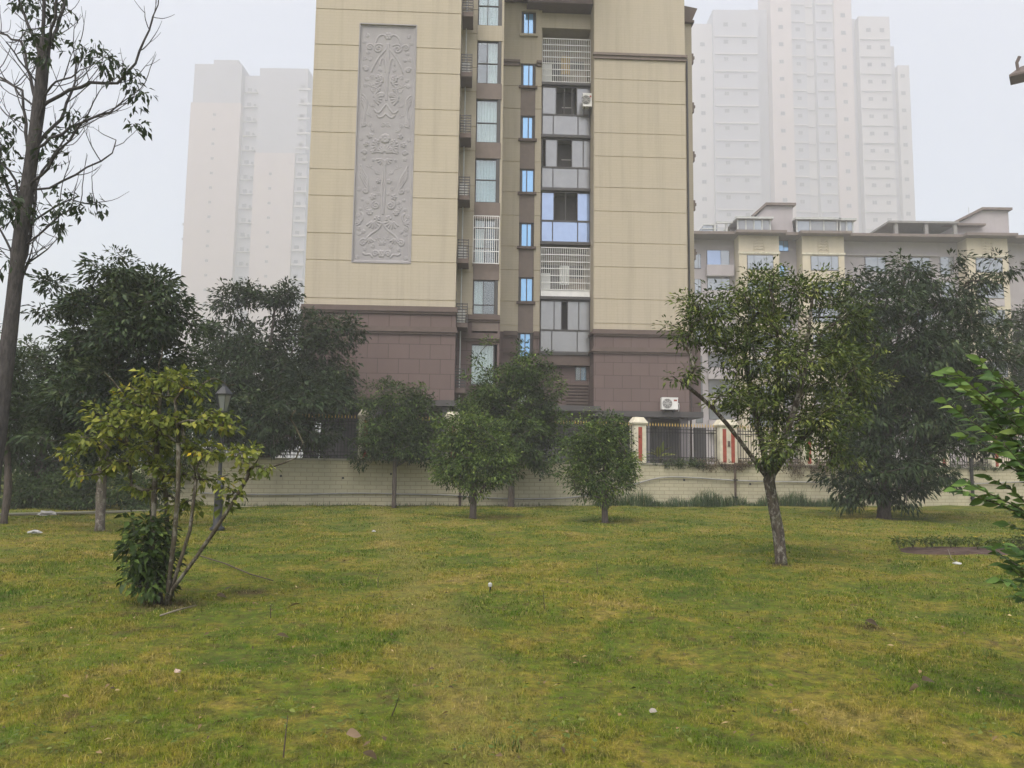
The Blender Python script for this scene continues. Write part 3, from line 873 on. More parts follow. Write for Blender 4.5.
# narrow windows with blue panes
nz = FZ(527, 168.7, wS)
for k in range(7):
    z1 = nz+(3-k)*Q; z0 = z1-1.37
    fr = MB(); x0, x1 = sw0+.02, sw1-.02
    y = wS+.06; fw = .06
    fr.box(x0, x0+fw, y, y+.1, z0, z1); fr.box(x1-fw, x1, y, y+.1, z0, z1); fr.box(x0+fw, x1-fw, y, y+.1, z0, z0+fw); fr.box(x0+fw, x1-fw, y, y+.1, z1-fw, z1)
    xm = x0+(x1-x0)*(.55 if k % 3 else .48); fr.box(xm-.025, xm+.025, y+.002, y+.098, z0+fw, z1-fw)
    W = fr.build('window', M['frame'], B)
    xd = x1-(.15 if k != 5 and k != 3 else .05)
    MB().box(x0+.14, xm-.02, y+.05, y+.06, z0+.04, z1-.04).build('pane', M['blue'], W)
    MB().box(xm+.02, xd, y+.051, y+.061, z0+.04, z1-.04).build('pane', M['blue'], W)
    bk = MB(); bk.box(x0+.05, x0+.138, y+.052, y+.07, z0+.05, z1-.05)
    if xd < x1-.08: bk.box(xd+.002, x1-.05, y+.053, y+.07, z0+.05, z1-.05)
    bk.build('side_light', M['frame'], W)
    MB().box(x0-.12, x1+.12, wS-.14, wS+.2, z0-.14, z0-.003).build('sill', M['trim'] if k else M['cream'], W)
    if k: MB().box(sw0+.005, sw1-.005, wS+.01, wS+.3, z0-1.72, z0-.145).build('spandrel', M['spandrel'], B)
    else:
        MB().box(sw0-.1, sw1+.1, wS+.01, wS+.3, z0-1.72, z0-.145).build('spandrel', M['cream'], B)
        tr = MB(); tr.box(sw0-.14, sw0, wS-.05, wS-.002, z0, z1+.15); tr.box(sw1, sw1+.14, wS-.05, wS-.002, z0, z1+.15); tr.box(sw0+.001, sw1-.001, wS-.05, wS+.2, z1+.003, z1+.15)
        tr.build('surround', M['cream'], W)
MB().box(sw0+.004, sw1-.004, wS+.02, wS+.3, nz+3*Q+.16, TOP-.06).build('spandrel', M['cream'], B)
# balconies
bx0, bx1 = uS1+.003, uR0-.04
bz = FZ(567, 188, wBal-.1)     # slab of the third balcony from the top
back = MB(); back.box(bx0, bx1, wBal+1.75, 16, z00, TOP-.04); back.build('balcony_back_wall', M['room'], B)
jamb = MB(); jamb.box(uR0-.038, uR0-.002, wR+.02, wBal+1.7, zb+.06, TOP-.05); jamb.box(bx0+.001, bx0+.05, wBal+.2, wBal+1.7, zb, TOP-.05)
jamb.build('wall', M['cream'], B)
mdl = (.235, .75)
def xat(c): return bx0+.06+(bx1-bx0-.08)*c
for k in range(6):                    # k=0 the open one at the top
    zf = bz+(2-k)*Q                   # floor slab top of balcony k
    if k == 5: pass
    MB().box(bx0+.001, bx1-.001, wBal-.14, wBal+1.74, zf-.16, zf).build('balcony_slab', M['frame'], B)
    MB().box(bx0+.06, bx1-.05, wBal+.2, wBal+1.70, zf-.2, zf-.162).build('balcony_ceiling', M['concrete'], B)
    y = wBal
    if k in (1, 2, 3, 5):
        zt = zf+Q-.17; zr = zf+1.22
        fr = MB(); fw = .05
        fr.box(bx0+.052, bx0+.052+fw, y, y+.08, zf, zt); fr.box(bx1-fw, bx1-.002, y, y+.08, zf, zt)
        fr.box(bx0+.052+fw, bx1-fw, y, y+.08, zt-.09, zt); fr.box(bx0+.052+fw, bx1-fw, y+.001, y+.079, zr-.05, zr+.05); fr.box(bx0+.052+fw, bx1-fw, y+.001, y+.079, zf+.002, zf+.05)
        for c in mdl: fr.box(xat(c)-.025, xat(c)+.025, y+.002, y+.078, zf+.05, zr-.05)
        cols = {1: (.29, .46, .62, .72), 2: (.08, .32, .62, .86), 3: (.26, .50, .74), 5: (.28, .43, .55, .78)}[k]
        for c in cols: fr.box(xat(c)-.022, xat(c)+.022, y+.003, y+.077, zr+.05, zt-.09)
        FR = fr.build('balcony_window', M['frame'], B)
        pm_ = M['bluelight'] if k == 3 else M['frost']
        e = [0]+list(mdl)+[1]
        for a, b in zip(e[:-1], e[1:]): MB().box(xat(a)+.02, xat(b)-.03, y+.035, y+.045, zf+.045, zr-.045).build('lower_pane', pm_, FR)
        shut = {1: [(0, .29), (.72, 1.)], 2: [(.08, .32), (.62, .86), (.86, 1.)], 3: [(0, .26), (.74, 1.)], 5: [(0, .28), (.28, .43), (.55, .78), (.78, 1.)]}[k]
        for a, b in shut: MB().box(xat(a)+.02, xat(b)-.03, y+.036, y+.046, zr+.045, zt-.085).build('pane', M['bluelight'] if k == 3 else M['frost'], FR)
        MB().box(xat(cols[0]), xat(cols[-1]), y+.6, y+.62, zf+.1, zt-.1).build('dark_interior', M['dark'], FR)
        if k in (1, 2):       # things hung up to dry, seen in the open sash
            MB().box(xat(.42), xat(.62), y+.30, y+.32, zr+.55, zr+.60).build('clothes_rail', M['concrete'], FR)
    else:
        zt = zf+Q-.35 if k else zf+Q-.5
        gm = MB(); grille(gm, bx0+.06, bx1-.03, y-.10, zf+.02 if k == 0 else zf+.38, zt, 26, 7 if k == 0 else 6, .013, .022)
        gm.build('security_grille', M['whiteframe'], B)
        if k == 4: MB().box(bx0+.06, bx1-.03, y-.08, y-.04, zf+.003, zf+.37).build('parapet', M['whiteframe'], B)
        else: MB().box(bx0+.06, bx1-.06, y-.02, y+.02, zf+.003, zf+.05).build('parapet', M['concrete'], B)
        # lived-in clutter behind the bars
        cb = MB()
        cb.box(xat(.02), xat(.22), y+.7, y+1.1, zf, zf+1.5); cb.build('cupboard', M['curtain'], B)
        MB().box(xat(.45), xat(.98), y+1.0, y+1.5, zf, zf+1.3).build('cupboard', M['room'], B)
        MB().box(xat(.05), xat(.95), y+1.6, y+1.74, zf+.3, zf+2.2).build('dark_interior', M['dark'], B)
        link('washing', pleats(xat(.4), xat(.6), y+.5, zf+.8, zf+1.9, .05, seed=3), M['curtain'] if k == 4 else M['gold'], B)
# head of the balcony stack: lintel and roof slab
zl = FZ(567, 29, wBal)
MB().box(bx0+.002, bx1-.003, wBal-.05, wBal+1.7, zl, zl+.9).build('lintel', M['cream'], B)
MB().box(bx0-.9, bx1+.0, wBal-1.0, wBal+1.7, zl+.95, zl+1.2).build('canopy', M['trim'], B)
MB().box(uT1+.03, uS1-.02, wS-.7, wS-.01, zl+1.35, zl+1.55).build('canopy', M['trim'], B)
# under the balconies: brown wall with a little window and louvres
zu = bz-3*Q-.17
MB().box(bx0+.001, bx1, wBal-.06, wBal+1.2, zu-.55, zu-.003).build('moulding', M['trim'], B)
lx = (FU(575, 370, wBal+.3), FU(587, 370, wBal+.3)); lz = (FZ(580, 381, wBal+.3), FZ(580, 366, wBal+.3))
wl = MB(); y = wBal+.3
wl.box(bx0+.003, lx[0], y, y+.9, z00, zu-.56); wl.box(lx[1], bx1-.003, y, y+.9, z00, zu-.56); wl.box(lx[0], lx[1], y, y+.9, lz[1], zu-.56); wl.box(lx[0], lx[1], y, y+.9, z00, lz[0])
wl.build('base_cladding', M['base'], B)
window(lx[0]+.01, lx[1]-.01, lz[0]+.01, lz[1]-.01, y+.05, (.5,), (), curtain=[(.55, .95)], curt_mat=M['blue'], seed=3, fw=.04)
lv = MB()
for i in range(9): z = lz[0]-.2-.17*i; lv.box(FU(566, 390, y), bx1-.05, y-.10, y-.004, z-.05, z+.03)
lv.build('louvre', M['trim'], B)

# ledges with railings for air conditioners on the flank of the front block
for k in range(7):
    zt = FZ(466, 74.5, .6)-(k-1)*Q
    ux0, ux1 = uL1+.033, FU(472, 80, .5)
    if k >= 6: ux1 -= .05
    tr = MB(); tr.box(ux0, ux1, .35, 1.55, zt-.22, zt)
    L_ = tr.build('ledge', M['trim'], B)
    rb = MB()
    for i in range(7): z = zt+.06+i*.135; rb.box(ux0, ux1-.03, .36, .385, z, z+.05); rb.box(ux1-.03, ux1-.003, .36, 1.5, z, z+.05)
    for x in (ux0+.01, (ux0+ux1)/2, ux1-.03): rb.box(x, x+.03, .34, .359, zt+.002, zt+.93)
    rb.build('railing', M['frame'], L_)
    if k in (1, 3, 4, 5):
        ac = MB(); ac.box(ux0+.04, ux1-.12, .55, 1.3, zt+.01, zt+.62); ac.build('cooler', M['acwhite'], L_)
up = FU(463, 200, 1.4); MB().tube([(up, 1.45, .2), (up, 1.45, TOP-.2)], .035, 6).build('drainpipe', M['pvc'], B)
# ground storey: recessed dark walls, slab edge, columns
gs = MB()
gs.box(uL0+.3, uL1+6.5, 3.5, 14, 0, z00-.05); gs.box(uL1+6.6, uR1+.4, wR+1.6, wR+8, 0, z00-.05)
gs.build('ground_storey_wall', paint('shaded_render', (.085, .08, .085), .2), B)
sl = MB(); sl.box(uL0-.1, uL1+.1, -.1, 3.4, z00-.28, z00-.002); sl.box(uR0-.12, uR1+.75, wR-.12, wR+8, z00-.30, z00-.003); sl.box(uL1+.12, uR0-.14, wT+.2, 9, z00-.26, z00-.005)
sl.build('slab_edge', M['frame'], B)
for x, y in ((uL0+.4, .4), (uL1-.3, .4), ((uL0+uL1)/2, .4), (uR0+.4, wR+.4), (uR1-.2, wR+.4), ((uR0+uR1)/2+.3, wR+.4)):
    MB().box(x-.2, x+.2, y-.2, y+.2, 0, z00-.31).build('column', paint('column_paint', (.13, .12, .125), .15), B)
for px in (655, 674, 700):
    u_ = FU(px, 440, wR+1.5); MB().box(u_-.35, u_+.35, wR+1.5, wR+1.58, .05, 2.2).build('door', M['frame'], B)

# wall-hung air conditioners
def aircon(label, pos, rz, w=.86, h=.62, d=.32):
    t_ = thing('air_conditioner', label, 'air conditioner', pos, rz, 'air conditioners on the facade')
    b_ = MB(); b_.box(-w/2, w/2, -d/2, d/2, 0, h); b_.box(-w/2-.01, w/2+.01, -d/2-.012, -d/2-.001, h-.05, h+.01); b_.build('casing', M['acwhite'], t_)
    g = MB()
    g.lathe([(.02, .0), (.24, .0), (.25, .012), (.02, .013)], 24)
    me = g.mesh('fan_guard'); me.transform(Matrix.Translation((-w*.16, -d/2-.015, h/2)) @ Matrix.Rotation(math.pi/2, 4, 'X')); link('fan_guard', me, M['frame'], t_)
    g = MB()
    for i in range(5):
        r_ = .06+.04*i; pts = [(-w*.16+r_*math.cos(a), -d/2-.03, h/2+r_*math.sin(a)) for a in np.linspace(0, 2*math.pi, 25)]; g.tube(pts, .006, 4)
    for a in np.linspace(0, math.pi, 5)[:-1]: g.tube([(-w*.16-.24*math.cos(a), -d/2-.03, h/2-.24*math.sin(a)), (-w*.16+.24*math.cos(a), -d/2-.03, h/2+.24*math.sin(a))], .006, 4)
    g.build('fan_grille', M['acwhite'], t_)
    MB().box(w*.24, w*.44, -d/2-.006, -d/2-.001, h*.70, h*.84).build('badge', M['red'], t_)
    br = MB()
    for x in (-w*.3, w*.3): br.box(x-.02, x+.02, -d/2, d/2+.2, -.05, -.003); br.prism([(x-.015, d/2+.19, -.06), (x-.015, d/2+.19, -.4), (x-.015, -d/2+.05, -.06)], (.03, 0, 0))
    br.build('bracket', M['frame'], t_)
    MB().tube([(w/2, 0, .3), (w/2+.1, .05, .34), (w/2+.13, .1, .2), (w/2+.12, .2, -.1)], .022, 6).build('hose', M['acwhite'], t_)
    return t_
def bworld(u, w, z): return BO+bu*u+bw*w+np.array([0, 0, z])
u_, z_ = F(669.5, 409.5, wR-.3); aircon('white air conditioner low on the brown cladding above the railings', bworld(u_, wR-.24, z_), BA)
u_, z_ = F(589.5, 106, wR+.5); aircon('air conditioner high up on a bracket beside the glazed balconies', bworld(uR0-.32, wR+.7, z_), BA+math.pi/2*0, .5, .75)

# ================================================================== BUILDINGS BEYOND
def copyobj(o, parent, loc):
    c = o.copy(); c.parent = parent; c.location = loc; COL.objects.link(c); return c

def window_set(parent, spots, w, h, mat_frame, mat_pane, maxn=100):
    "one window with its pane, then copies; past maxn one mesh of kind stuff"
    proto = None
    for (x, y, z) in spots[:maxn]:
        if proto is None:
            fr = MB(); fw = .12
            fr.box(-w/2, -w/2+fw, -.1, .05, 0, h); fr.box(w/2-fw, w/2, -.1, .05, 0, h); fr.box(-w/2+fw, w/2-fw, -.1, .05, h-fw, h); fr.box(-w/2-.1, w/2+.1, -.2, .05, -.12, 0)
            fr.box(-.05, .05, -.09, .05, .001, h-fw)
            proto = fr.build('window', mat_frame, parent); proto.location = (x, y, z)
            pane = MB().box(-w/2+.05, w/2-.05, -.05, .0, .05, h-.05).build('pane', mat_pane, proto)
        else:
            o = copyobj(proto, parent, (x, y, z)); copyobj(pane, o, (0, 0, 0))
    if len(spots) > maxn:
        mb = MB()
        for (x, y, z) in spots[maxn:]:
            mb.box(x-w/2+.05, x+w/2-.05, y-.06, y, z+.05, z+h-.05); mb.box(x-w/2-.1, x+w/2+.1, y-.2, y+.01, z-.12, z)
        mb.build('upper_windows', mat_pane, parent)['kind'] = 'stuff'

far_cream = paint('far_cream', (.30, .245, .225), .06, .1)
far_pale = paint('far_pale', (.29, .27, .265), .06, .1)
far_grey = paint('far_grey', (.215, .21, .23), .06, .1)
far_glass = film_mat('far_glass', (.035, .038, .045), .12)

# left tower
DL = 520.
def towerL():
    T = thing('tower_block', 'pink-cream tower block fading into the fog left of the cream flats', 'building', (P(240, 300, DL)[0], DL, 0), 0, 'tower blocks in the fog')
    ox = P(240, 300, DL)[0]
    X = lambda px: P(px, 280, DL)[0]-ox
    Z = lambda py, px=240: P(px, py, DL)[2]
    MB().box(X(180.5), X(232), 0, 26, 0, Z(103)).build('wall', far_cream, T)
    MB().box(X(182), X(231), .6, 25, Z(103)+.01, Z(64)).build('crown', far_grey, T)
    MB().box(X(200), X(226), 3, 20, Z(64)+.02, Z(58)).build('crown', far_grey, T)
    MB().box(X(232)+.01, X(249), 5, 22, 0, Z(72)).build('wall', far_grey, T)
    MB().box(X(249)+.01, X(290), -1, 24, 0, Z(153)).build('wall', far_cream, T)
    MB().box(X(250), X(300), -.3, 24, Z(153)+.01, Z(68)).build('crown', far_grey, T)
    MB().box(X(290)+.01, X(302), .5, 24, 0, Z(153)-.01).build('wall', far_grey, T)
    fl = 14.6*DL/FPX
    sp = [(X(205.5), 0, Z(114+14.6*k)-1.6) for k in range(22)]+[(X(266), -1, Z(173+14.6*k)-1.6) for k in range(18)]
    window_set(T, sp, 2.2, 1.9, far_pale, far_glass)
    bal = MB(); rail = MB()
    for k in range(24):
        z = Z(90+14.6*k)
        if z < 3: continue
        bal.box(X(233), X(247), 3.4, 4.98, z, z+.5); bal.box(X(291), X(303.5), -1.2, .48, z, z+1.4)
        rail.box(X(236), X(240), 4.2, 4.97, z+.6, z+3.6); rail.box(X(243), X(245), 4.0, 4.97, z+.6, z+2.6); rail.box(X(293), X(297), -.3, .47, z+1.8, z+4.)
    bal.build('balcony', far_pale, T)['kind'] = 'stuff'; rail.build('balcony_glazing', far_glass, T)['kind'] = 'stuff'
    led = MB()
    for k in range(2): led.box(X(178.5), X(180.4), 1, 3, Z(240-14.6*k), Z(238-14.6*k))
    led.build('ledge', far_grey, T)
towerL()

DR = 540.
def towerR():
    c = P(805, 200, DR)
    T = thing('tower_block', 'wide grey tower block dissolving in the fog right of the cream flats', 'building', (c[0], DR, 0), 0, 'tower blocks in the fog')
    X = lambda px: P(px, 200, DR)[0]-c[0]
    Z = lambda py: P(805, py, DR)[2]
    vols = [(692, 716, 4, 22, far_pale), (716, 762, 1, 10, far_grey), (757, 775, 9, 3, far_grey), (775, 796, 0, -22, far_cream), (796, 812, 3, -34, far_grey), (812, 822, 7, -30, far_pale), (822, 840, 2.5, -34, far_grey),
            (840, 858, 0, -16, far_cream), (858, 866, 8, 12, far_grey), (866, 898, 2, 14, far_pale), (898, 905, 7, 40, far_grey), (905, 917, 3, 62, far_pale)]
    for i, (a, b, y, top, m) in enumerate(vols):
        MB().box(X(a)+.01, X(b), y, 28+i*.01, 0, Z(top)).build('wall', m, T)
    MB().box(X(790), X(848), 6, 24, Z(-34)+.01, Z(-60)).build('crown', far_pale, T)
    sp = []
    for px, y, top in ((785, 0, -10), (849, 0, -5), (706, 4, 40), (910, 3, 70)):
        k = 0
        while True:
            py = top+17.3*k
            if py > 225: break
            sp.append((X(px), y, Z(py)-3.4)); k += 1
    for px, y, top in ((729, 1, 22), (748, 1, 22), (804, 3, -10), (831, 2.5, -10), (876, 2, 25), (890, 2, 25)):
        k = 0
        while top+17.3*k < 225:
            sp.append((X(px), y, Z(top+17.3*k)-3.4)); k += 1
    sp.sort(key=lambda s: s[2])
    window_set(T, sp, 3.4, 2.9, far_pale, far_glass)
    bal = MB()
    for k in range(16):
        z = Z(222-17.3*k)
        for a, b, y in ((717.5, 760.5, 1), (797, 811, 3), (823, 839, 2.5), (867, 897, 2)):
            if z > Z({717.5: 22, 797: -20, 823: -20, 867: 24}[a]): continue
            bal.box(X(a), X(b), y-1.0, y-.01, z-4.6, z-3.5)
        bal.box(X(813), X(821), 6.0, 6.98, z-4, z-1.2)
    bal.build('balcony', far_pale, T)['kind'] = 'stuff'
towerR()

# mid-rise row with flat eaves behind the right-hand trees
DM = 92.
def midrise():
    c = P(850, 300, DM)
    T = thing('apartment_building', 'long grey mid-rise with cream bays and rooftop conservatories behind the dark tree', 'building', (c[0], DM, 0), 0)
    X = lambda px: P(px, 240, DM)[0]-c[0]
    Z = lambda py, px=850: P(px, py, DM)[2]
    ze = P(850, 233, DM-1.3)[2]-.2
    MB().box(X(640), X(1110), 1.5, 14, 0, ze).build('wall', M['greywall'], T)
    e = MB(); e.box(X(638), X(1112), -.9, 14.6, ze+.005, ze+.35)
    for a, b in ((736, 779), (799, 843), (962, 1006)): e.box(X(a)-.4, X(b)+.4, -1.7, -.905, ze+.006, ze+.34)
    e.build('eave', M['spandrel'], T)
    cream2 = paint('bay_cream', (.52, .46, .34), .1, .5)
    fr, pn = M['frame'], film_mat('bay_glass', (.20, .22, .24), .35)
    Qm = 3.15
    for a, b in ((737.5, 777.5), (800.5, 842), (964, 1004.5)):
        MB().box(X(a), X(b), -.5, 1.48, 0, ze-.005).build('bay', cream2, T)
        bd = MB()
        zb0 = ze-2.1
        bd.box(X(a)-.1, X(b)+.1, -.62, -.505, zb0-.18, zb0+.05); bd.build('band', M['pillar'], T)
        orn = MB(); xm = X((a+b)/2)
        for i in range(4):
            for s_ in (-1, 1): orn.tube([(xm+s_*.1, -.56, zb0+.4+.35*i), (xm+s_*.35, -.56, zb0+.52+.35*i), (xm+s_*.5, -.56, zb0+.38+.35*i)], .06, 5)
        for s_ in (-.62, .62): orn.box(xm+s_-.03, xm+s_+.03, -.56, -.503, zb0+.15, zb0+1.9)
        orn.build('ornament', cream2, T)
        for k in range(7):
            z1 = zb0-.35-k*Qm; z0 = z1-1.75
            f_ = MB(); xa, xb = X(a)+.95, X(b)-.75
            f_.box(xa, xb, -.55, -.503, z0-.03, z1+.03); W = f_.build('window', fr, T)
            for q in ((.02, .25), (.27, .73), (.75, .98)): MB().box(xa+(xb-xa)*q[0], xa+(xb-xa)*q[1], -.58, -.552, z0+.05, z1-.05).build('pane', pn, W)
            MB().box(xa, xb, -.57, -.504, z0-.95, z0-.10).build('spandrel', M['greywall'] if k % 2 else cream2, T)
    # windows of the grey stretches
    def gw(a, b, y0, y1, m, n=7):
        for k in range(n):
            z1, z0 = Z(y0)-k*Qm, Z(y1)-k*Qm
            f_ = MB(); f_.box(X(a)-.06, X(b)+.06, 1.42, 1.498, z0-.06, z1+.06); W = f_.build('window', fr, T)
            xm = X(a+(b-a)*.62)
            MB().box(X(a), xm-.03, 1.39, 1.418, z0, z1).build('pane', m if k < 1 or (k < 2 and m is M['blue']) else pn, W); MB().box(xm+.03, X(b), 1.39, 1.418, z0, z1).build('pane', m if k < 1 and m is M['blue'] else pn, W)
    gw(697, 703, 253, 267, pn); gw(710, 732, 249, 263.5, M['bluelight']); gw(780.5, 792, 238.5, 248.5, M['blue']); gw(1005, 1014, 244, 252.5, M['blue']); gw(946, 959, 253, 270, pn); gw(870, 890, 254, 268, pn); gw(915, 935, 254, 268, pn)
    pp = MB()
    for k in range(7): pp.box(X(708), X(735), .6, 1.3, Z(276)-k*Qm, Z(265)-k*Qm); pp.box(X(850), X(944), 1.2, 1.49, Z(252.5)-k*Qm, Z(250)-k*Qm)
    pp.build('parapet', M['greywall'], T)['kind'] = 'stuff'
    # rooftop rooms
    zr = ze+.36
    def glasshouse(a, b, top, nb):
        g = MB(); zt = Z(top); xa, xb = X(a), X(b)
        g.box(xa-.3, xb+.3, .8, 7, zt, zt+.25)
        for i in range(nb+1): x = xa+(xb-xa)*i/nb; g.box(x-.08, x+.08, 1.2, 1.36, zr, zt)
        g.box(xa, xb, 1.22, 1.34, zr, zr+.12)
        W = g.build('conservatory', M['pvc'], T)
        for i in range(nb): MB().box(xa+(xb-xa)*i/nb+.08, xa+(xb-xa)*(i+1)/nb-.08, 1.27, 1.30, zr+.12, zt).build('pane', M['frost'] if (i*7+nb) % 3 else pn, W)
        MB().box(xa, xb, 4.5, 4.6, zr, zt-.01).build('back_wall', M['greywall'], W)
    glasshouse(741, 774, 217.5, 4); glasshouse(801, 842, 217.5, 3); glasshouse(845, 858, 218, 2)
    MB().box(X(894), X(960), 5, 7, zr, Z(221)).build('back_wall', M['greywall'], T)
    pg = MB(); pg.box(X(891), X(962), .4, 7.2, Z(221)+.01, Z(219))
    for px in (899.5, 930, 959): pg.box(X(px)-.2, X(px)+.2, .6, 1, zr, Z(221))
    pg.box(X(899), X(959), .7, .9, zr+.001, zr+.35); pg.build('pergola', M['concrete'], T)
    def gable(xl, xt, xr, ylow, ytop):
        zl_, zt_ = Z(ylow), Z(ytop)
        g = MB(); g.prism([(X(xl), 2, zr), (X(xr), 2, zr), (X(xr), 2, zt_), (X(xt), 2, zt_), (X(xl), 2, zl_)], (0, 6, 0)); g.build('stair_head', M['greywall'], T)
        c_ = MB(); c_.prism([(X(xl)-.3, 1.6, zl_+.02), (X(xt), 1.6, zt_+.02), (X(xr)+.3, 1.6, zt_+.02), (X(xr)+.3, 1.6, zt_+.32), (X(xt)-.1, 1.6, zt_+.32), (X(xl)-.4, 1.6, zl_+.28)], (0, 6.8, 0)); c_.build('coping', M['spandrel'], T)
    gable(760, 772, 799.5, 214, 201.5); gable(966, 993, 1020.5, 218, 203.5)
    MB().box(X(950), X(992), 1.0, 1.9, Z(221), Z(219)).build('coping', M['spandrel'], T)
    lt = MB(); lt.prism([(X(704), 3, zr), (X(724), 3, zr), (X(724), 3, Z(219)), (X(710), 3, Z(219))], (0, 4, 0)); lt.build('lean_to', pn, T)
    bars = MB()
    for i in range(5): z = zr+(Z(219)-zr)*i/4; bars.box(X(704+1.4*i)-.05, X(724), 2.9, 2.99, z-.06, z+.06)
    for px in (721, 733): bars.box(X(px)-.12, X(px)+.12, 2.6, 2.89, zr, Z(218.5))
    bars.box(X(722), X(742), 2.5, 2.7, Z(218.5), Z(216.5))
    bars.build('pergola', M['pvc'], T)
    an = MB()
    for px, top in ((995, 192), (1015, 192)): an.tube([(X(px), 5, Z(203)), (X(px), 5, Z(top))], .04, 4)
    an.build('aerial', M['pvc'], T)
midrise()

# corner of the neighbouring block whose eave enters at the right edge
def neighbour():
    D = 40.
    e = P(1013, 80, D); g = P(1040, 300, D)
    T = thing('apartment_building', 'neighbouring block of which only a dark upturned eave corner shows at the right edge', 'building', (g[0], D, TZ-.01), rad(-36))
    zt = e[2]-TZ
    MB().box(.9, 14, .2, 12, 0, zt+1.3).build('wall', M['cream'], T)
    x0 = -(math.hypot(e[0]-g[0], 0))
    r_ = MB(); r_.box(x0, 15, -1.0, .15, zt, zt+.10); r_.prism([(x0, -1, zt+.105), (15, -1, zt+.105), (15, .1, zt+1.6), (x0+.5, .1, zt+.9)], (0, .05, 0))
    r_.build('eave', M['trim'], T)
    MB().tube([(x0+.42, -.5, zt+.1), (x0+.36, -.5, zt+.9), (x0+.5, -.5, zt+1.2)], .09, 6).build('finial', M['trim'], T)
    for k in range(6):
        f_ = MB(); f_.box(2, 4, .14, .198, zt-2.6-k*2.9, zt-1.0-k*2.9); W = f_.build('window', M['frame'], T)
        MB().box(2.08, 3.92, .11, .138, zt-2.52-k*2.9, zt-1.08-k*2.9).build('pane', M['blue'], W)
neighbour()

# ================================================================== TREES
G_dark = [(.0, (.005, .011, .004)), (.42, (.015, .031, .010)), (.70, (.040, .066, .022)), (.90, (.090, .120, .050)), (1., (.14, .165, .075))]
G_mid = [(.0, (.009, .018, .007)), (.45, (.024, .045, .014)), (.8, (.058, .092, .026)), (1., (.12, .155, .05))]
G_round = [(.0, (.009, .019, .005)), (.36, (.030, .056, .012)), (.68, (.082, .130, .026)), (1., (.19, .25, .050))]
G_olive = [(.0, (.036, .052, .010)), (.38, (.110, .140, .024)), (.70, (.24, .25, .045)), (.95, (.36, .30, .045)), (1., (.55, .38, .02))]
G_fork = [(.0, (.010, .019, .005)), (.34, (.038, .062, .013)), (.66, (.110, .145, .030)), (1., (.26, .28, .075))]
G_sap = [(.0, (.028, .065, .020)), (.40, (.075, .145, .038)), (.75, (.16, .255, .06)), (1., (.30, .38, .10))]
L_dark, L_mid, L_round, L_olive, L_fork, L_sap = (leaf_mat('leaf_'+n_, s_, tr) for n_, s_, tr in (('dark', G_dark, .12), ('mid', G_mid, .18), ('round', G_round, .12), ('olive', G_olive, .25), ('fork', G_fork, .16), ('sapling', G_sap, .3)))
B_grey = bark_mat('bark_grey', (.060, .050, .042), (.12, .10, .088))
B_brown = bark_mat('bark_brown', (.050, .040, .030), (.115, .092, .065), lich=.5)
B_white = bark_mat('bark_limewashed', (.06, .05, .04), (.11, .092, .075), .13, 1.0, lich=.5)
B_patch = bark_mat('bark_flaky', (.022, .018, .014), (.085, .068, .053), .05, 1.25, lich=.5)
B_bare = bark_mat('bark_slate', (.038, .034, .035), (.088, .080, .076))

# four small round trees in front of the wall
def round_tree(label, bpx, bpy, fork, lobes, seed, R, nt, k, L, tb):
    b = G(bpx, bpy); Y = b[1]
    st = [b-np.array([0, 0, .1])]+list(stem([(bpx, bpy-3), fork, (fork[0], fork[1]-22)], Y))
    st = np.array(st); st[1:, 0] += .0
    tree('round_tree', label, 'tree', b, [(st, -1)], [lobe(*l[:4], Y, dy=l[4] if len(l) > 4 else 0) for l in lobes], nt, seed, R, .012, L_round, B_grey,
         k, .34, L, .40, 'small round trees in front of the wall', droop=.25, first=.5, tb=tb, shell=.42)
round_tree('small dark round tree in front of the wall, nearest the dark railings', 394, 507, (395, 468),
           [(377, 437, 24, 30), (397, 405, 20, 28), (417, 432, 24, 34), (398, 438, 30, 24), (375, 402, 16, 22), (421, 398, 12, 22), (366, 452, 12, 10), (420, 455, 14, 8)], 21, .085, 240, 66, .125, (.34, .24))
round_tree('small round tree with a yellow-green top overlapping the tallest round tree', 473, 518, (474, 486),
           [(462, 430, 26, 24), (486, 448, 28, 30), (455, 458, 22, 24), (476, 474, 30, 22), (446, 474, 14, 12), (500, 462, 14, 20)], 22, .115, 260, 60, .105, (.60, .26))
round_tree('tallest round tree with a full crown reaching the first-floor windows', 511, 508, (512, 474),
           [(500, 385, 36, 36), (527, 400, 36, 44), (488, 398, 30, 30), (530, 372, 26, 26), (515, 430, 48, 40), (545, 440, 26, 34), (478, 415, 24, 26), (548, 395, 18, 26), (520, 460, 34, 18)], 23, .13, 380, 66, .14, (.42, .25))
round_tree('compact round tree standing alone left of the red striped pillar', 605, 523, (604, 494),
           [(592, 438, 26, 24), (612, 455, 24, 30), (582, 462, 20, 24), (597, 482, 28, 20), (622, 470, 12, 20), (608, 432, 16, 16)], 24, .095, 250, 60, .095, (.52, .26))

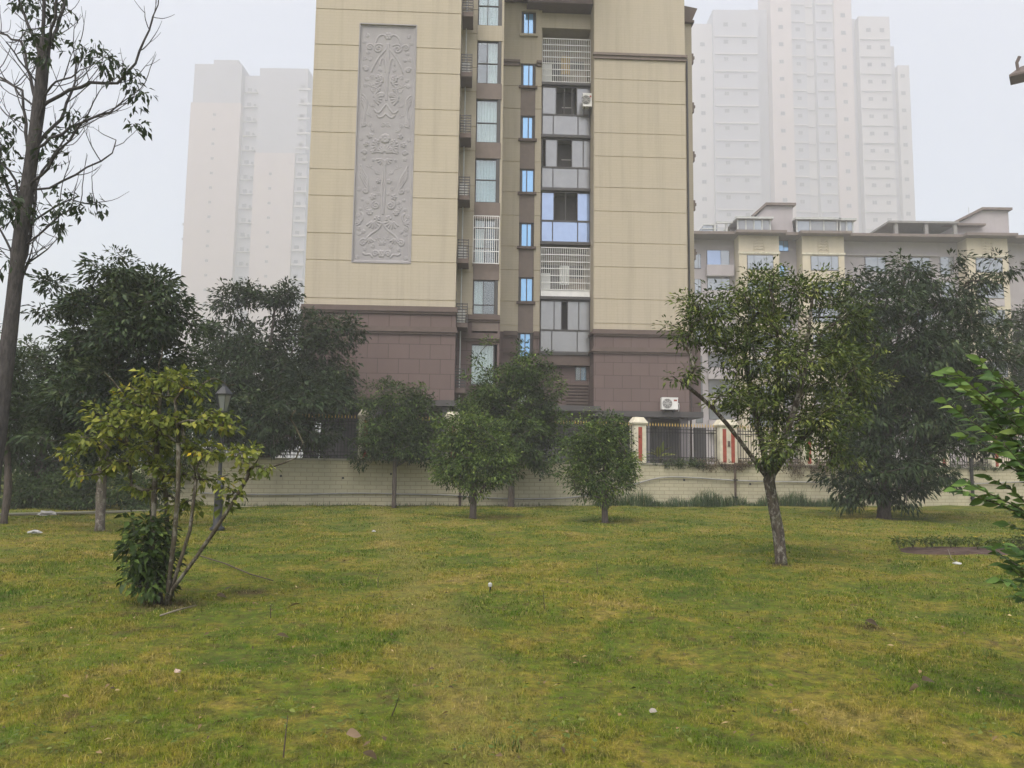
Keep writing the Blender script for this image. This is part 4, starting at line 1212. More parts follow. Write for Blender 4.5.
# forked tree at the right
b = G(781, 565); Y = b[1]
tr0 = np.concatenate([[b-np.array([0, 0, .1])], stem([(781, 560), (778, 530), (772, 498), (769, 480)], Y)])
n0 = len(tr0)-1
l1 = stem([(769, 480), (748, 452), (728, 424), (702, 396), (672, 376)], Y, [0, -.1, -.25, -.4, -.5])[1:]
l2 = stem([(769, 480), (762, 440), (752, 400), (744, 350)], Y, [0, .15, .35, .5])[1:]
l3 = stem([(769, 480), (782, 440), (800, 400), (808, 340), (812, 300)], Y, [0, -.2, -.4, -.4, -.3])[1:]
l4 = stem([(772, 470), (800, 440), (830, 412), (856, 390)], Y, [0, .1, .3, .5])[1:]
l5 = stem([(770, 476), (776, 420), (780, 360), (775, 310)], Y, [0, .5, .9, 1.0])[1:]
FK = [lobe(*l[:4], Y, dy=l[4]) for l in ((712, 310, 40, 26, -.3), (760, 285, 40, 20, 0), (800, 290, 42, 24, .2), (848, 318, 30, 26, .2), (738, 345, 45, 32, .2), (690, 335, 26, 24, -.4), (790, 350, 50, 40, -.3), (835, 365, 40, 32, .3),
      (770, 400, 48, 34, .4), (815, 415, 42, 34, -.2), (680, 372, 16, 10, -.5), (730, 395, 22, 18, -.5), (785, 445, 26, 22, -.5), (835, 445, 28, 24, .2), (865, 385, 22, 20, .4), (765, 455, 14, 12, -.3), (770, 318, 40, 26, .8), (880, 345, 12, 10, .3))]
tree('forked_tree', 'forked tree with flaky trunk and wide open crown, right of the middle', 'tree', b,
     [(tr0, -1), (l1, n0), (l2, n0), (l3, n0), (l4, n0), (l5, n0)], FK, 500, 31, .095, .006, L_fork, B_patch, 46, .24, .088, .36, droop=.12, first=.9, upk=.35, tb=(.46, .26), shell=.55, power=.42, nside=9)

# large dark tree at the right with drooping skirts and the tree behind it
b = G(884, 519); Y = b[1]
st = np.concatenate([[b-np.array([0, 0, .1])], stem([(884, 512), (886, 460), (890, 400), (900, 330), (905, 270)], Y)])
DK = [lobe(*l[:4], Y, dy=l[4]) for l in ((915, 275, 38, 32, 0), (870, 305, 46, 34, 0), (950, 300, 42, 36, .3), (905, 340, 60, 46, -.4), (855, 370, 44, 50, .2), (960, 360, 55, 48, -.2), (905, 410, 64, 46, -.6), (850, 440, 40, 40, .1), (955, 420, 54, 38, .3),
      (900, 465, 56, 34, -.5), (845, 478, 26, 22, 0), (880, 490, 44, 20, -.4), (930, 455, 36, 30, 0), (838, 330, 20, 24, .2), (985, 400, 36, 50, .4), (1000, 270, 16, 12, 0), (975, 285, 22, 16, 0), (850, 275, 18, 12, 0), (900, 380, 70, 60, .8))]
tree('dark_tree', 'large dark evergreen whose drooping skirts sweep the lawn at the right', 'tree', b, [(st, -1)], DK, 560, 41, .22, .014, L_dark, B_grey, 80, .46, .205, .30, 'dark evergreens around the lawn', droop=.55, first=.12, upk=.2, tb=(.40, .26), shell=.5, outw=.6)
b = np.array(wall_pt(on_wall(1010, 460)[0], TZ, -2.2)); Y = b[1]
st = np.concatenate([[b], stem([(1012, 440), (1014, 380), (1018, 330)], Y)])
DK = [lobe(*l[:4], Y, dy=l[4]) for l in ((1005, 330, 32, 28, 0), (1030, 350, 36, 40, .3), (1000, 390, 40, 36, .5), (1035, 410, 36, 34, 0), (1060, 380, 40, 50, 0), (1045, 310, 26, 20, 0))]
tree('dark_tree', 'dull green tree behind the wall at the right edge, partly behind the bright sapling', 'tree', b, [(st, -1)], DK, 260, 42, .2, .014, L_dark, B_grey, 44, .48, .25, .3, 'dark evergreens around the lawn', droop=.4, first=.3, tb=(.48, .24))

# trees of the left background
b = G(100, 530); Y = b[1]
st = np.concatenate([[b-np.array([0, 0, .1])], stem([(100, 524), (102, 470), (108, 420), (118, 360), (124, 310), (126, 280)], Y)])
A_ = [lobe(*l[:4], Y, dy=l[4]) for l in ((122, 275, 28, 22, 0), (100, 300, 40, 22, .2), (150, 292, 36, 26, .2), (72, 310, 28, 14, 0), (130, 325, 56, 28, 0), (168, 322, 26, 26, -.3), (90, 350, 46, 28, .5), (150, 365, 44, 34, .3), (105, 395, 60, 36, .2), (70, 400, 30, 34, .6), (165, 405, 40, 30, .5), (95, 435, 50, 26, .8), (52, 285, 14, 8, 0))]
tree('broadleaf_tree', 'tall broadleaf tree with a limewashed trunk foot behind the yellowing bush', 'tree', b, [(st, -1)], A_, 430, 51, .11, .010, L_dark, B_white, 72, .36, .155, .38, 'broadleaf trees of the left background', droop=.3, first=.35, tb=(.46, .24), shell=.5)
b = np.array(wall_pt(1.2, TZ, -2.4)); Y = b[1]
st = np.concatenate([[b], stem([(262, 440), (266, 380), (272, 330), (276, 300)], Y)])
Bk = [lobe(*l[:4], Y, dy=l[4]) for l in ((235, 305, 24, 24, 0), (280, 302, 36, 22, 0), (325, 335, 36, 26, 0), (245, 345, 44, 34, -.3), (300, 370, 52, 36, 0), (220, 385, 36, 40, .4), (335, 375, 26, 26, 0), (265, 410, 60, 36, .3), (320, 405, 36, 22, 0), (215, 330, 20, 22, 0), (225, 430, 36, 30, .6), (352, 330, 14, 12, 0), (285, 440, 50, 18, 1.2), (255, 290, 16, 14, 0), (265, 415, 46, 26, -3.6), (225, 420, 30, 28, -3.6), (300, 400, 30, 24, -3.4), (240, 375, 44, 34, -1.5), (310, 430, 22, 12, -3.3), (335, 395, 20, 20, -2))]
tree('dark_tree', 'dark evergreen behind the railings, left of the carved panel', 'tree', b, [(st, -1)], Bk, 640, 52, .2, .014, L_dark, B_grey, 66, .5, .20, .40, 'dark evergreens around the lawn', droop=.3, first=.2, tb=(.34, .24), shell=.5)
b = np.array([P(40, 470, 27.5)[0], 27.5, 0]); Y = 27.5
st = np.concatenate([[b], stem([(40, 480), (44, 430), (50, 380)], Y)])
C_ = [lobe(*l[:4], Y, dy=l[4]) for l in ((40, 365, 30, 26, 0), (75, 380, 36, 30, .3), (15, 372, 26, 24, .4), (60, 420, 50, 34, 0), (15, 415, 30, 36, .3), (110, 420, 40, 40, .8), (40, 450, 46, 24, .3), (140, 440, 40, 34, 1.2), (-20, 390, 40, 50, .4), (35, 470, 50, 20, .8), (90, 470, 40, 20, 1), (185, 380, 34, 46, 1.6), (185, 440, 30, 34, 1.4))]
tree('broadleaf_tree', 'blue-green bushy tree in the hazy background at the left', 'tree', b, [(st, -1)], C_, 430, 53, .2, .014, L_mid, B_grey, 60, .5, .18, .40, 'broadleaf trees of the left background', droop=.3, first=.3, tb=(.50, .24))
b = G(4, 524); Y = b[1]
st = np.concatenate([[b-np.array([0, 0, .1])], stem([(4, 518), (10, 485), (6, 450), (2, 400)], Y)])
C_ = [lobe(*l[:4], Y, dy=l[4]) for l in ((14, 378, 18, 26, 0), (20, 425, 16, 20, 0), (-10, 360, 30, 24, 0), (-6, 405, 30, 34, 0), (5, 450, 22, 16, .2), (-40, 390, 36, 50, 0))]
tree('broadleaf_tree', 'fresher green tree directly behind the tall bare trunk at the left edge', 'tree', b, [(st, -1)], C_, 200, 54, .085, .010, L_mid, B_grey, 36, .36, .19, .3, 'broadleaf trees of the left background', droop=.4, first=.5, tb=(.45, .24))

# hedge plants at the left end of the lawn
for i, (px, py, rx, ry, d_, lb) in enumerate(((28, 495, 36, 16, 26.2, 'low grey-green shrub at the far left end of the lawn'), (84, 488, 34, 22, 26.6, 'taller grey-green shrub behind the limewashed trunk, left of it'),
                                              (140, 490, 34, 21, 26.4, 'grey-green shrub between the limewashed trunk and the lamp'), (-40, 494, 40, 22, 26, 'grey-green shrub just outside the left edge'))):
    c = P(px, py, d_); b = np.array([c[0], d_, 0])
    st = np.array([b, b+[0, 0, .25], b+[0, 0, .5]])
    lb_ = [((c[0]+dx*rx*d_/FPX, d_+dy, .55+dz), (rx*d_/FPX*.6, .7, .55)) for dx, dy, dz in ((-.5, 0, 0), (.5, .1, .05), (0, -.1, .35*ry/20), (0, .3, .1), (-.2, -.3, -.2), (.3, -.3, -.2))]
    tree('shrub', lb, 'shrub', b, [(st, -1)], lb_, 110, 60+i, .04, .008, L_mid, B_grey, 34, .3, .14, .36, 'shrubs at the end of the lawn', first=0, tb=(.50, .2))

# tall thin tree at the left edge, mostly bare
b = G(-19, 566); Y = b[1]
tpx = [(-19, 562), (-6.5, 470), (9, 340), (21, 230), (33, 150), (41, 90), (45, 40)]
tr0 = np.concatenate([[b-np.array([0, 0, .1])], stem(tpx, Y)])
root = thing('tall_tree', 'tall thin half bare tree leaning in at the left edge', 'tree', b)
nT = len(tr0)
zt = tr0[:, 2]
def at_py(py): return int(np.argmin([abs(q[2]-P(30, py, Y)[2]) for q in tr0]))
branches = [ # (start row, pixels)
    (100, [(60, 95), (90, 82), (118, 83), (135, 62), (150, 30), (158, 5)], 0), (72, [(35, 40), (20, 5), (10, -30)], .4), (70, [(52, 30), (58, -10), (60, -60)], -.2), (60, [(60, 20), (68, -20), (78, -60)], .3),
    (60, [(44, 10), (42, -40), (46, -90)], 0), (90, [(20, 60), (5, 40), (-15, 20)], -.4), (100, [(20, 42), (0, 34), (-20, 28)], .3), (105, [(28, 100), (5, 82), (-20, 70)], 0), (165, [(22, 90), (8, 80), (-14, 72)], .2),
    (325, [(30, 235), (38, 180), (60, 145), (72, 130)], .3), (180, [(48, 168), (58, 150), (70, 140), (84, 120), (90, 110)], -.2), (190, [(50, 187), (75, 175), (100, 162), (112, 152), (116, 140)], .2),
    (150, [(60, 120), (75, 80), (76, 50)], .3), (150, [(70, 128), (90, 118), (110, 112), (128, 98)], 0), (120, [(50, 85), (70, 78), (80, 70)], -.3), (230, [(8, 190), (-4, 160), (-20, 150)], .2), (210, [(10, 170), (-10, 150), (-30, 130)], -.2),
    (290, [(30, 262), (48, 250), (58, 238)], .1), (300, [(10, 250), (0, 230), (-20, 225)], 0), (240, [(40, 215), (70, 200), (95, 205)], .3), (255, [(50, 225), (60, 215), (80, 205)], 0)]
pos = [p for p in tr0]; par = [-1]+list(range(nT-1))
r_ = np.random.default_rng(5)
tips = []
for py0, pix, dy in branches:
    j = at_py(py0); prev = j; q0 = tr0[j]
    pp = [q0]+[P(a, b_, Y+dy*(i+1)*.8) for i, (a, b_) in enumerate(pix)]
    seq = []
    for a, c in zip(pp[:-1], pp[1:]):
        m = max(1, int(np.linalg.norm(c-a)/.16))
        seq += [a+(c-a)*i/m for i in range(1, m+1)]
    seq = np.array(seq)
    seq[:-1] += r_.normal(size=seq[:-1].shape)*.012
    for i, q in enumerate(seq):
        pos.append(q); par.append(prev); prev = len(pos)-1
        # fine twigs that curve upward
        if i > 1 and r_.random() < .85:
            d = r_.normal(size=3)*.7; d[2] = abs(d[2])*.4+.1; d[0] += .35*np.sign(seq[-1][0]-q0[0]); d /= np.linalg.norm(d)
            p2 = prev; qq = q.copy(); ln = r_.uniform(.35, 1.0)
            for s_ in range(7):
                d = d+np.array([0, 0, .16])+r_.normal(size=3)*.10; d /= np.linalg.norm(d); qq = qq+d*ln/7
                pos.append(qq.copy()); par.append(p2); p2 = len(pos)-1
                if s_ in (2, 4) and r_.random() < .55:
                    d3 = d+r_.normal(size=3)*.6; p3 = p2; q3 = qq.copy()
                    for _ in range(3):
                        d3 = d3+np.array([0, 0, .2]); d3 /= np.linalg.norm(d3); q3 = q3+d3*.09; pos.append(q3.copy()); par.append(p3); p3 = len(pos)-1
    tips.append(seq[-1])
pos = np.array(pos); par = np.array(par)
# trunk radius is kept, branches by pipe model
mbT = MB(); ra = np.interp(np.arange(nT), [0, 1, nT*.5, nT-1], [.155, .128, .112, .092]); mbT.tube(tr0-b, ra*(1+.03*r_.normal(size=nT)), 10)
n_ = len(pos); kids = [[] for _ in range(n_)]; cnt = np.zeros(n_)
for i in range(nT, n_): kids[par[i]].append(i)
for i in range(n_-1, nT-1, -1):
    cnt[i] += 1
    if par[i] >= nT: cnt[par[i]] += cnt[i]
rr = np.clip(.0025*cnt**.5, .0026, .04)
stack = [(k, i) for i in range(nT) for k in kids[i]]
while stack:
    s_, p = stack.pop(); ch = [p, s_]; c = s_
    while kids[c]:
        m = max(kids[c], key=lambda k: cnt[k]); stack += [(k, c) for k in kids[c] if k != m]; c = m; ch.append(c)
    rad_ = rr[ch].copy(); rad_[0] = rad_[1]; mbT.tube(pos[ch]-b, rad_, 5, cap=False)
mbT.build('trunk', B_bare, root, True)
lf = [(30, 8, 14, 10), (60, 5, 10, 12), (45, 40, 10, 10), (40, 55, 12, 8), (85, 50, 12, 8), (100, 58, 14, 8), (112, 70, 12, 8), (125, 72, 10, 6), (132, 88, 10, 8), (145, 100, 9, 8), (140, 122, 8, 5), (130, 128, 7, 4), (148, 125, 7, 4), (75, 45, 10, 5), (55, 140, 12, 8), (72, 118, 8, 6),
      (5, 150, 14, 14), (0, 128, 12, 10), (22, 120, 8, 5), (60, 195, 10, 5), (70, 205, 10, 6), (88, 200, 10, 6), (98, 210, 8, 5), (85, 215, 8, 5), (50, 215, 12, 8), (12, 190, 14, 10), (0, 210, 14, 12), (18, 215, 8, 8), (5, 265, 12, 10), (25, 205, 8, 6), (48, 150, 10, 8), (-12, 170, 14, 24), (36, 30, 10, 10), (10, 205, 12, 8), (40, 2, 12, 8), (55, 230, 8, 4), (58, 228, 5, 3)]
cl = []; 
for a, c, rx, ry in lf:
    m = max(2, int(rx*ry/16))
    for _ in range(m): cl.append(P(a+r_.uniform(-1, 1)*rx, c+r_.uniform(-1, 1)*ry, Y+r_.normal()*.35))
cl = np.array(cl)
foliage('foliage', cl, np.tile(np.array([0, 0, -.3]), (len(cl), 1)), 7, .15, .125, .42, L_dark, root, b, 77, droop=.45, tb=(.30, .2))

# yellowing multi-stemmed bush, left foreground
b = G(164, 602); Y = b[1]
B_bush = bark_mat('bark_olive_grey', (.040, .034, .024), (.105, .088, .060), lich=.4)
def S(pl, dys): return stem(pl, Y, dys)
s1 = np.concatenate([[b-[0.02, 0, .08]], S([(152, 592), (150, 540), (154, 490), (158, 440), (160, 395)], [0, .05, .1, .15, .2])])
s2 = np.concatenate([[b-[-.03, 0, .08]], S([(168, 590), (176, 540), (178, 490), (184, 440), (175, 400)], [-.1, -.15, -.2, -.2, -.2])])
s3 = np.concatenate([[b-[-.05, 0, .08]], S([(172, 590), (190, 566), (210, 540), (232, 505), (250, 475), (262, 452)], [-.15, -.2, -.25, -.3, -.3, -.3])])
s4 = np.concatenate([[b-[.0, .03, .08]], S([(160, 590), (168, 545), (166, 495), (162, 470)], [.15, .25, .3, .35])])
s5 = np.concatenate([[b-[-.02, 0, .08]], S([(176, 575), (190, 530), (196, 480), (190, 440)], [-.1, -.1, 0, .1])])
OL = [lobe(a_, b_, c_, d_, Y, depth=c_*Y/FPX*.8, dy=e_) for a_, b_, c_, d_, e_ in ((171, 379, 40, 11, 0), (149, 394, 36, 11, .15), (113, 412, 24, 9, .1), (194, 390, 22, 9, -.1), (127, 425, 42, 13, -.15), (95, 443, 32, 10, 0), (74, 452, 11, 5, 0), (149, 445, 38, 13, .2), (186, 420, 40, 13, -.1), (212, 424, 22, 9, 0),
      (86, 470, 22, 9, -.05), (113, 461, 28, 10, .2), (168, 470, 32, 14, .25), (206, 452, 28, 11, -.1), (200, 478, 26, 11, .1), (243, 457, 30, 9, -.25), (262, 464, 20, 7, -.3), (233, 485, 14, 12, -.25), (226, 503, 10, 11, -.25), (149, 487, 24, 11, .2), (185, 500, 20, 12, .2), (135, 405, 20, 8, -.2), (160, 425, 30, 10, -.3))]
ex = np.array([P(*q) for q in ((296, 410, Y-.3), (290, 418, Y-.3), (303, 443, Y-.25), (296, 458, Y-.3), (104, 372, Y+.1), (100, 376, Y+.1), (126, 388, Y+.1), (163, 345, Y), (162, 356, Y), (228, 386, Y), (236, 384, Y), (268, 478, Y-.3), (142, 372, Y), (72, 452, Y))])
tree('yellowing_bush', 'multi-stemmed yellowing bush in the left foreground of the lawn', 'bush', b, [(s1, -1), (s2, -1), (s3, -1), (s4, -1), (s5, -1)], OL, 235, 71, .034, .0055, L_olive, B_bush, 15, .115, .080, .55,
     droop=.3, first=.55, upk=.3, tb=(.48, .22), shell=.55, extra=ex, nside=8, power=.38, wob=.03)
b2 = G(146, 600)
st = np.array([b2-[0, 0, .05], b2+[0, 0, .2], b2+[.02, 0, .5]])
tree('leafy_shrub', 'dense dark green shrub growing at the foot of the yellowing bush', 'shrub', b2, [(st, -1)], [lobe(*l[:4], b2[1]-.12, dy=l[4]) for l in ((148, 540, 24, 22, 0), (140, 562, 22, 26, -.1), (160, 560, 18, 30, .1), (152, 580, 22, 14, 0), (150, 522, 20, 10, 0))],
     95, 72, .02, .004, L_round, B_brown, 13, .12, .095, .50, first=0, tb=(.36, .25), droop=.45)

# bright sapling at the right edge: branches set with big soft leaves
def big_leaves(base, dirs, L, W, seed, face=0.):
    r = np.random.default_rng(seed); V = []; Fc = []; T = []; o = 0
    prof = np.array([0, .55, .95, 1., .8, .45, 0]); n = len(prof)
    for p, d, l, w in zip(base, dirs, L, W):
        d = d/np.linalg.norm(d); up = np.array([0, 0, 1-.7*face])+r.normal(size=3)*(.35+.25*face)-np.array([0, .75, 0])*face
        s = np.cross(d, up); s /= np.linalg.norm(s); q = p.copy(); dd = d.copy(); pts = []
        for i in range(n):
            pts.append(q.copy()); dd = dd-np.array([0, 0, .09+.05*r.random()]); dd /= np.linalg.norm(dd); q = q+dd*l/(n-1)
        nn = np.cross(s, d)
        row = []
        for i in range(n):
            e = s*w*.5*prof[i]; lift = nn*w*.14*prof[i]
            row += [pts[i]-e+lift, pts[i], pts[i]+e+lift]
        V += row
        for i in range(n-1):
            for c in (0, 1): Fc.append((o+3*i+c, o+3*i+c+1, o+3*i+4+c, o+3*i+3+c)); 
        T += [np.clip(r.normal(.5, .22), 0, 1)]*(2*(n-1)); o += 3*n
    return mesh_np('foliage', np.array(V), np.array(Fc), np.array(T), True)
Ys = 5.2
b = np.array([P(1085, 700, Ys)[0], Ys, 0]); b[2] = float(hground(b[0], b[1]))
root = thing('sapling', 'bright green sapling with big soft leaves reaching in at the right edge', 'sapling', b)
mb = MB(); stx = stem([(1086, 700), (1078, 600), (1070, 500), (1058, 420), (1046, 360)], Ys, [0, 0, .05, .1, .1])
stx = np.concatenate([[b-[0, 0, .05]], stx]); mb.tube(stx-b, np.linspace(.022, .008, len(stx)), 8)
twigs = [([(1060, 425), (1016, 392), (997, 376), (980, 361)], 0), ([(1068, 470), (1015, 428), (977, 396), (953, 380), (944, 376)], -.15), ([(1070, 500), (1020, 455), (983, 429), (964, 415), (946, 402)], -.3), ([(1070, 500), (1010, 458), (985, 446), (967, 437)], .1),
         ([(1074, 540), (1030, 515), (1000, 503), (975, 497), (957, 490)], -.2), ([(1078, 600), (1040, 580), (1012, 562), (996, 552)], .1), ([(1080, 620), (1040, 600), (1015, 585), (1000, 580)], -.1), ([(1074, 540), (1040, 490), (1015, 470), (1000, 462)], .2),
         ([(1058, 420), (1030, 400), (1012, 385)], .3), ([(1074, 560), (1035, 535), (1010, 525)], .2), ([(1065, 460), (1030, 440), (1000, 410)], .35), ([(1070, 520), (1035, 480), (1005, 445)], -.4), ([(1080, 625), (1045, 605), (1020, 598)], .2), ([(1058, 420), (1060, 380), (1075, 350)], 0), ([(1070, 500), (1100, 460), (1120, 420)], .1), ([(1074, 550), (1110, 520), (1130, 490)], -.2)]
r_ = np.random.default_rng(12)
for pl, dy in list(twigs[:12]):
    dx_, dz_ = r_.uniform(6, 26), r_.uniform(-16, 18)
    twigs.append(([pl[0]]+[(a+dx_*i/(len(pl)-1)*1.2, c_+dz_*i/(len(pl)-1)) for i, (a, c_) in enumerate(pl)][1:], dy+r_.uniform(-.35, .35)))
twigs += [([(1076, 580), (1045, 560), (1018, 548), (1002, 545)], -.2), ([(1080, 620), (1046, 592), (1018, 570), (1006, 566)], .1), ([(1068, 470), (1040, 450), (1010, 440), (992, 425)], .2), ([(1070, 500), (1042, 470), (1014, 440), (996, 432)], .35), ([(1074, 540), (1044, 520), (1012, 490), (990, 478)], .1), ([(1060, 440), (1040, 425), (1020, 412), (1004, 402)], -.2)]
bs_, ds_, Ls_, Ws_ = [], [], [], []
for pl, dy in twigs:
    q = stem(pl, Ys, [dy*i/len(pl) for i in range(len(pl))])
    f_ = np.concatenate([q[i]+(q[i+1]-q[i])*np.linspace(0, 1, 8)[:-1, None] for i in range(len(q)-1)]+[q[-1:]])
    mb.tube(f_-b, np.linspace(.0075, .002, len(f_)), 5)
    ln = np.concatenate([[0], np.cumsum(np.linalg.norm(np.diff(f_, axis=0), axis=1))]); s_ = .12
    side = 1
    while s_ < ln[-1]:
        i = int(np.searchsorted(ln, s_)); i = min(max(i, 1), len(f_)-1); d = f_[i]-f_[i-1]; d /= np.linalg.norm(d)
        h = np.cross(d, [0, 0, 1.]); h /= np.linalg.norm(h)
        bs_.append(f_[i]); ds_.append(d*.55+h*side*.8+np.array([0, 0, .15])+rng.normal(size=3)*.15); fr_ = 1-.25*(s_/ln[-1]); Ls_.append(rng.uniform(.10, .15)*fr_); Ws_.append(Ls_[-1]*rng.uniform(.36, .46)); side = -side; s_ += rng.uniform(.017, .03)
    bs_.append(f_[-1]); ds_.append(f_[-1]-f_[-2]); Ls_.append(.11); Ws_.append(.042)
mb.build('stem', B_brown, root, True)
link('foliage', big_leaves(np.array(bs_)-b, ds_, Ls_, Ws_, 4, .8), L_sap, root)

# ================================================================== PLANTS ON AND UNDER THE WALL
def blades(n, cx, cy, spread_x, spread_y, h, w, seed, dirx=(1, 0)):
    r = np.random.default_rng(seed); dx = np.array([*dirx, 0.]); dyv = np.array([-dirx[1], dirx[0], 0.])
    a = r.uniform(0, 2*np.pi, n)
    base = np.array([cx, cy, 0])+dx*(r.uniform(-1, 1, n)*spread_x)[:, None]+dyv*(r.normal(size=n)*spread_y)[:, None]
    t_ = (base-np.array([cx, cy, 0]))@dx
    H = h*(.35+.75*r.random(n)**1.5)*(.75+.3*np.sin(t_*1.7+seed)+.2*np.sin(t_*4.3)); lean = r.uniform(.1, .9, n)
    d = np.stack([np.cos(a), np.sin(a), 0*a], 1); s = np.stack([-np.sin(a), np.cos(a), 0*a], 1)*(w*.5)
    up = np.array([0, 0, 1.])
    mid = base+d*(H*lean*.3)[:, None]+up*(H*.6)[:, None]; tip = base+d*(H*lean)[:, None]+up*(H*(1-.3*lean))[:, None]
    v = np.stack([base-s, base+s, mid+s*.8, mid-s*.8, tip], 1).reshape(-1, 3); i = np.arange(n)[:, None]*5
    f = np.stack([i+[0, 1, 2], i+[0, 2, 3], i+[3, 2, 4]], 1).reshape(-1, 3)
    return mesh_np('blades', v, f, np.repeat(np.clip(r.normal(.45, .25, n), 0, 1), 3))
G_tall = [(.0, (.022, .045, .022)), (.5, (.055, .095, .042)), (.85, (.11, .15, .06)), (1., (.22, .19, .09))]
L_tall = leaf_mat('tall_grass_leaf', G_tall, .2)
sa, _ = on_wall(590, 500); sb, _ = on_wall(850, 500)
c = wall_pt((sa+sb)/2, 0, .4)
tag(link('tall_grass', blades(4200, c[0], c[1], (sb-sa)/2, .22, .80, .020, 3, tuple(WDIR)), L_tall), 'tall rank grass along the foot of the block wall', 'grass', kind='stuff')
c = wall_pt(6, 0, .25)
tag(link('tall_grass', blades(900, c[0], c[1], 8.5, .12, .22, .018, 5, tuple(WDIR)), L_tall), 'thin weeds along the foot of the wall left of the round trees', 'grass', kind='stuff')

def creeper(name, label, cat, pxs, py0, hang, n, mat, seed, k=9, L=.07):
    r = np.random.default_rng(seed)
    s0, _ = on_wall(pxs[0], py0); s1, _ = on_wall(pxs[1], py0)
    c0 = wall_pt((s0+s1)/2, 1.8, 0); t_ = thing(name, label, cat, c0)
    mb = MB(); cl = []
    for _ in range(n):
        s = r.uniform(s0, s1); p = wall_pt(s, 1.86+r.random()*.25, -.15-r.random()*.2); q = [p, wall_pt(s+r.normal()*.15, 1.92+r.random()*.12, .0)]
        ln = hang*r.random()**1.3; s_ = s
        for i in range(1, 5): s_ += r.normal()*.08; q.append(wall_pt(s_, 1.86-ln*i/4, .05+.03*r.random()))
        q = np.array(q); mb.tube(q-c0, .006, 4, cap=False); cl += list(q[1:])
    mb.build('stem', M['rust'], t_)
    cl = np.array(cl)
    foliage('foliage', cl, np.zeros_like(cl), k, .13, L, .45, mat, t_, c0, seed, droop=.6, tb=(.5, .3))
L_dry = leaf_mat('leaf_dry', [(.0, (.05, .036, .024)), (.5, (.115, .082, .052)), (1., (.20, .15, .10))], .15)
creeper('creeper', 'brown withered creeper hanging over the wall top below the wide striped pillar', 'creeper', (697, 752), 462, .40, 46, L_dry, 81)
creeper('creeper', 'brown withered creeper tangled on the wall behind the forked trunk', 'creeper', (785, 850), 464, .75, 60, L_dry, 82)
creeper('creeper', 'low green creeper along the wall top between the striped pillars', 'creeper', (648, 706), 462, .22, 40, L_mid, 83)
creeper('creeper', 'dusty green creeper on the wall top at the right end', 'creeper', (905, 1010), 470, .18, 44, L_dark, 84)
# broad leaved plant behind the wall top
s_, _ = on_wall(660, 450, -.75); b = wall_pt(s_, TZ, -.75)
t_ = thing('broadleaf_plant', 'yellow-green plant with broad arching leaves in front of the railings', 'plant', b)
bl, dl = [], []
for a, e in ((.1, .55), (.5, 1.1), (2.8, .5), (2.2, 1.0), (3.5, .8), (5.6, .7), (4.6, 1.2), (1.2, 1.6)):
    bl.append(np.array([0, 0, .45])+rng.normal(size=3)*.05); dl.append(np.array([math.cos(a), math.sin(a)*.6-.2, e]))
link('foliage', big_leaves(np.array(bl), dl, [.8]*8, [.22]*8, 8), leaf_mat('leaf_banana', [(.0, (.05, .075, .015)), (.5, (.13, .15, .03)), (1., (.28, .26, .07))], .25), t_)
MB().tube([(0, 0, 0), (.02, 0, .3), (0, 0, .55)], [.05, .04, .03], 7).build('stem', B_brown, t_)
# yellow flowering shrub glimpsed behind the forked tree
s_, _ = on_wall(842, 445, -1.0); b = wall_pt(s_, TZ, -1.0)
tree('shrub', 'shrub with orange-yellow leaves behind the wall beside the big dark tree', 'shrub', b, [(np.array([b, b+[0, 0, .3], b+[0, 0, .6]]), -1)], [(b+[0, 0, .75], (.65, .4, .5)), (b+[.3, 0, .95], (.45, .35, .35))], 60, 91, .03, .006,
     leaf_mat('leaf_yellow', [(.0, (.06, .06, .015)), (.5, (.22, .15, .02)), (1., (.42, .24, .03))], .2), B_brown, 20, .18, .10, .4, first=0)

# flower bed at the right
bm = MB()
ang = np.linspace(0, 2*math.pi, 40)[:-1]
ring = [(BED_C[0]+2.2*math.cos(a)*(1+.05*math.sin(3*a)), BED_C[1]+.9*math.sin(a)*(1+.06*math.sin(5*a)), float(hground(BED_C[0]+2.2*math.cos(a), BED_C[1]+.9*math.sin(a)))-.02) for a in ang]
bv, bf = [], []
for k_ in range(8):
    f__ = 1-k_/7
    for (x_, y_, z_) in ring:
        xx, yy = BED_C[0]+(x_-BED_C[0])*f__, BED_C[1]+(y_-BED_C[1])*f__
        bv.append((xx, yy, float(hground(xx, yy))+(-.02 if k_ == 0 else .03+.02*math.sin(xx*9)*math.sin(yy*11)+.01*math.sin(xx*23+yy*17))))
nr_ = len(ring)
for k_ in range(7):
    for i_ in range(nr_): bf.append((k_*nr_+i_, k_*nr_+(i_+1) % nr_, (k_+1)*nr_+(i_+1) % nr_, (k_+1)*nr_+i_))
bm.v, bm.f = bv, bf
tag(bm.build('flower_bed', paint('bed_soil', (.068, .042, .032), .4, 6, .95, bump=.8, bscale=25)), None, None, kind='structure')
r_ = np.random.default_rng(9)
proto = None
L_bed = leaf_mat('leaf_bed', G_fork, .2)
petal_m = paint('yellow_petal', (.62, .46, .05), .1)
k = 0
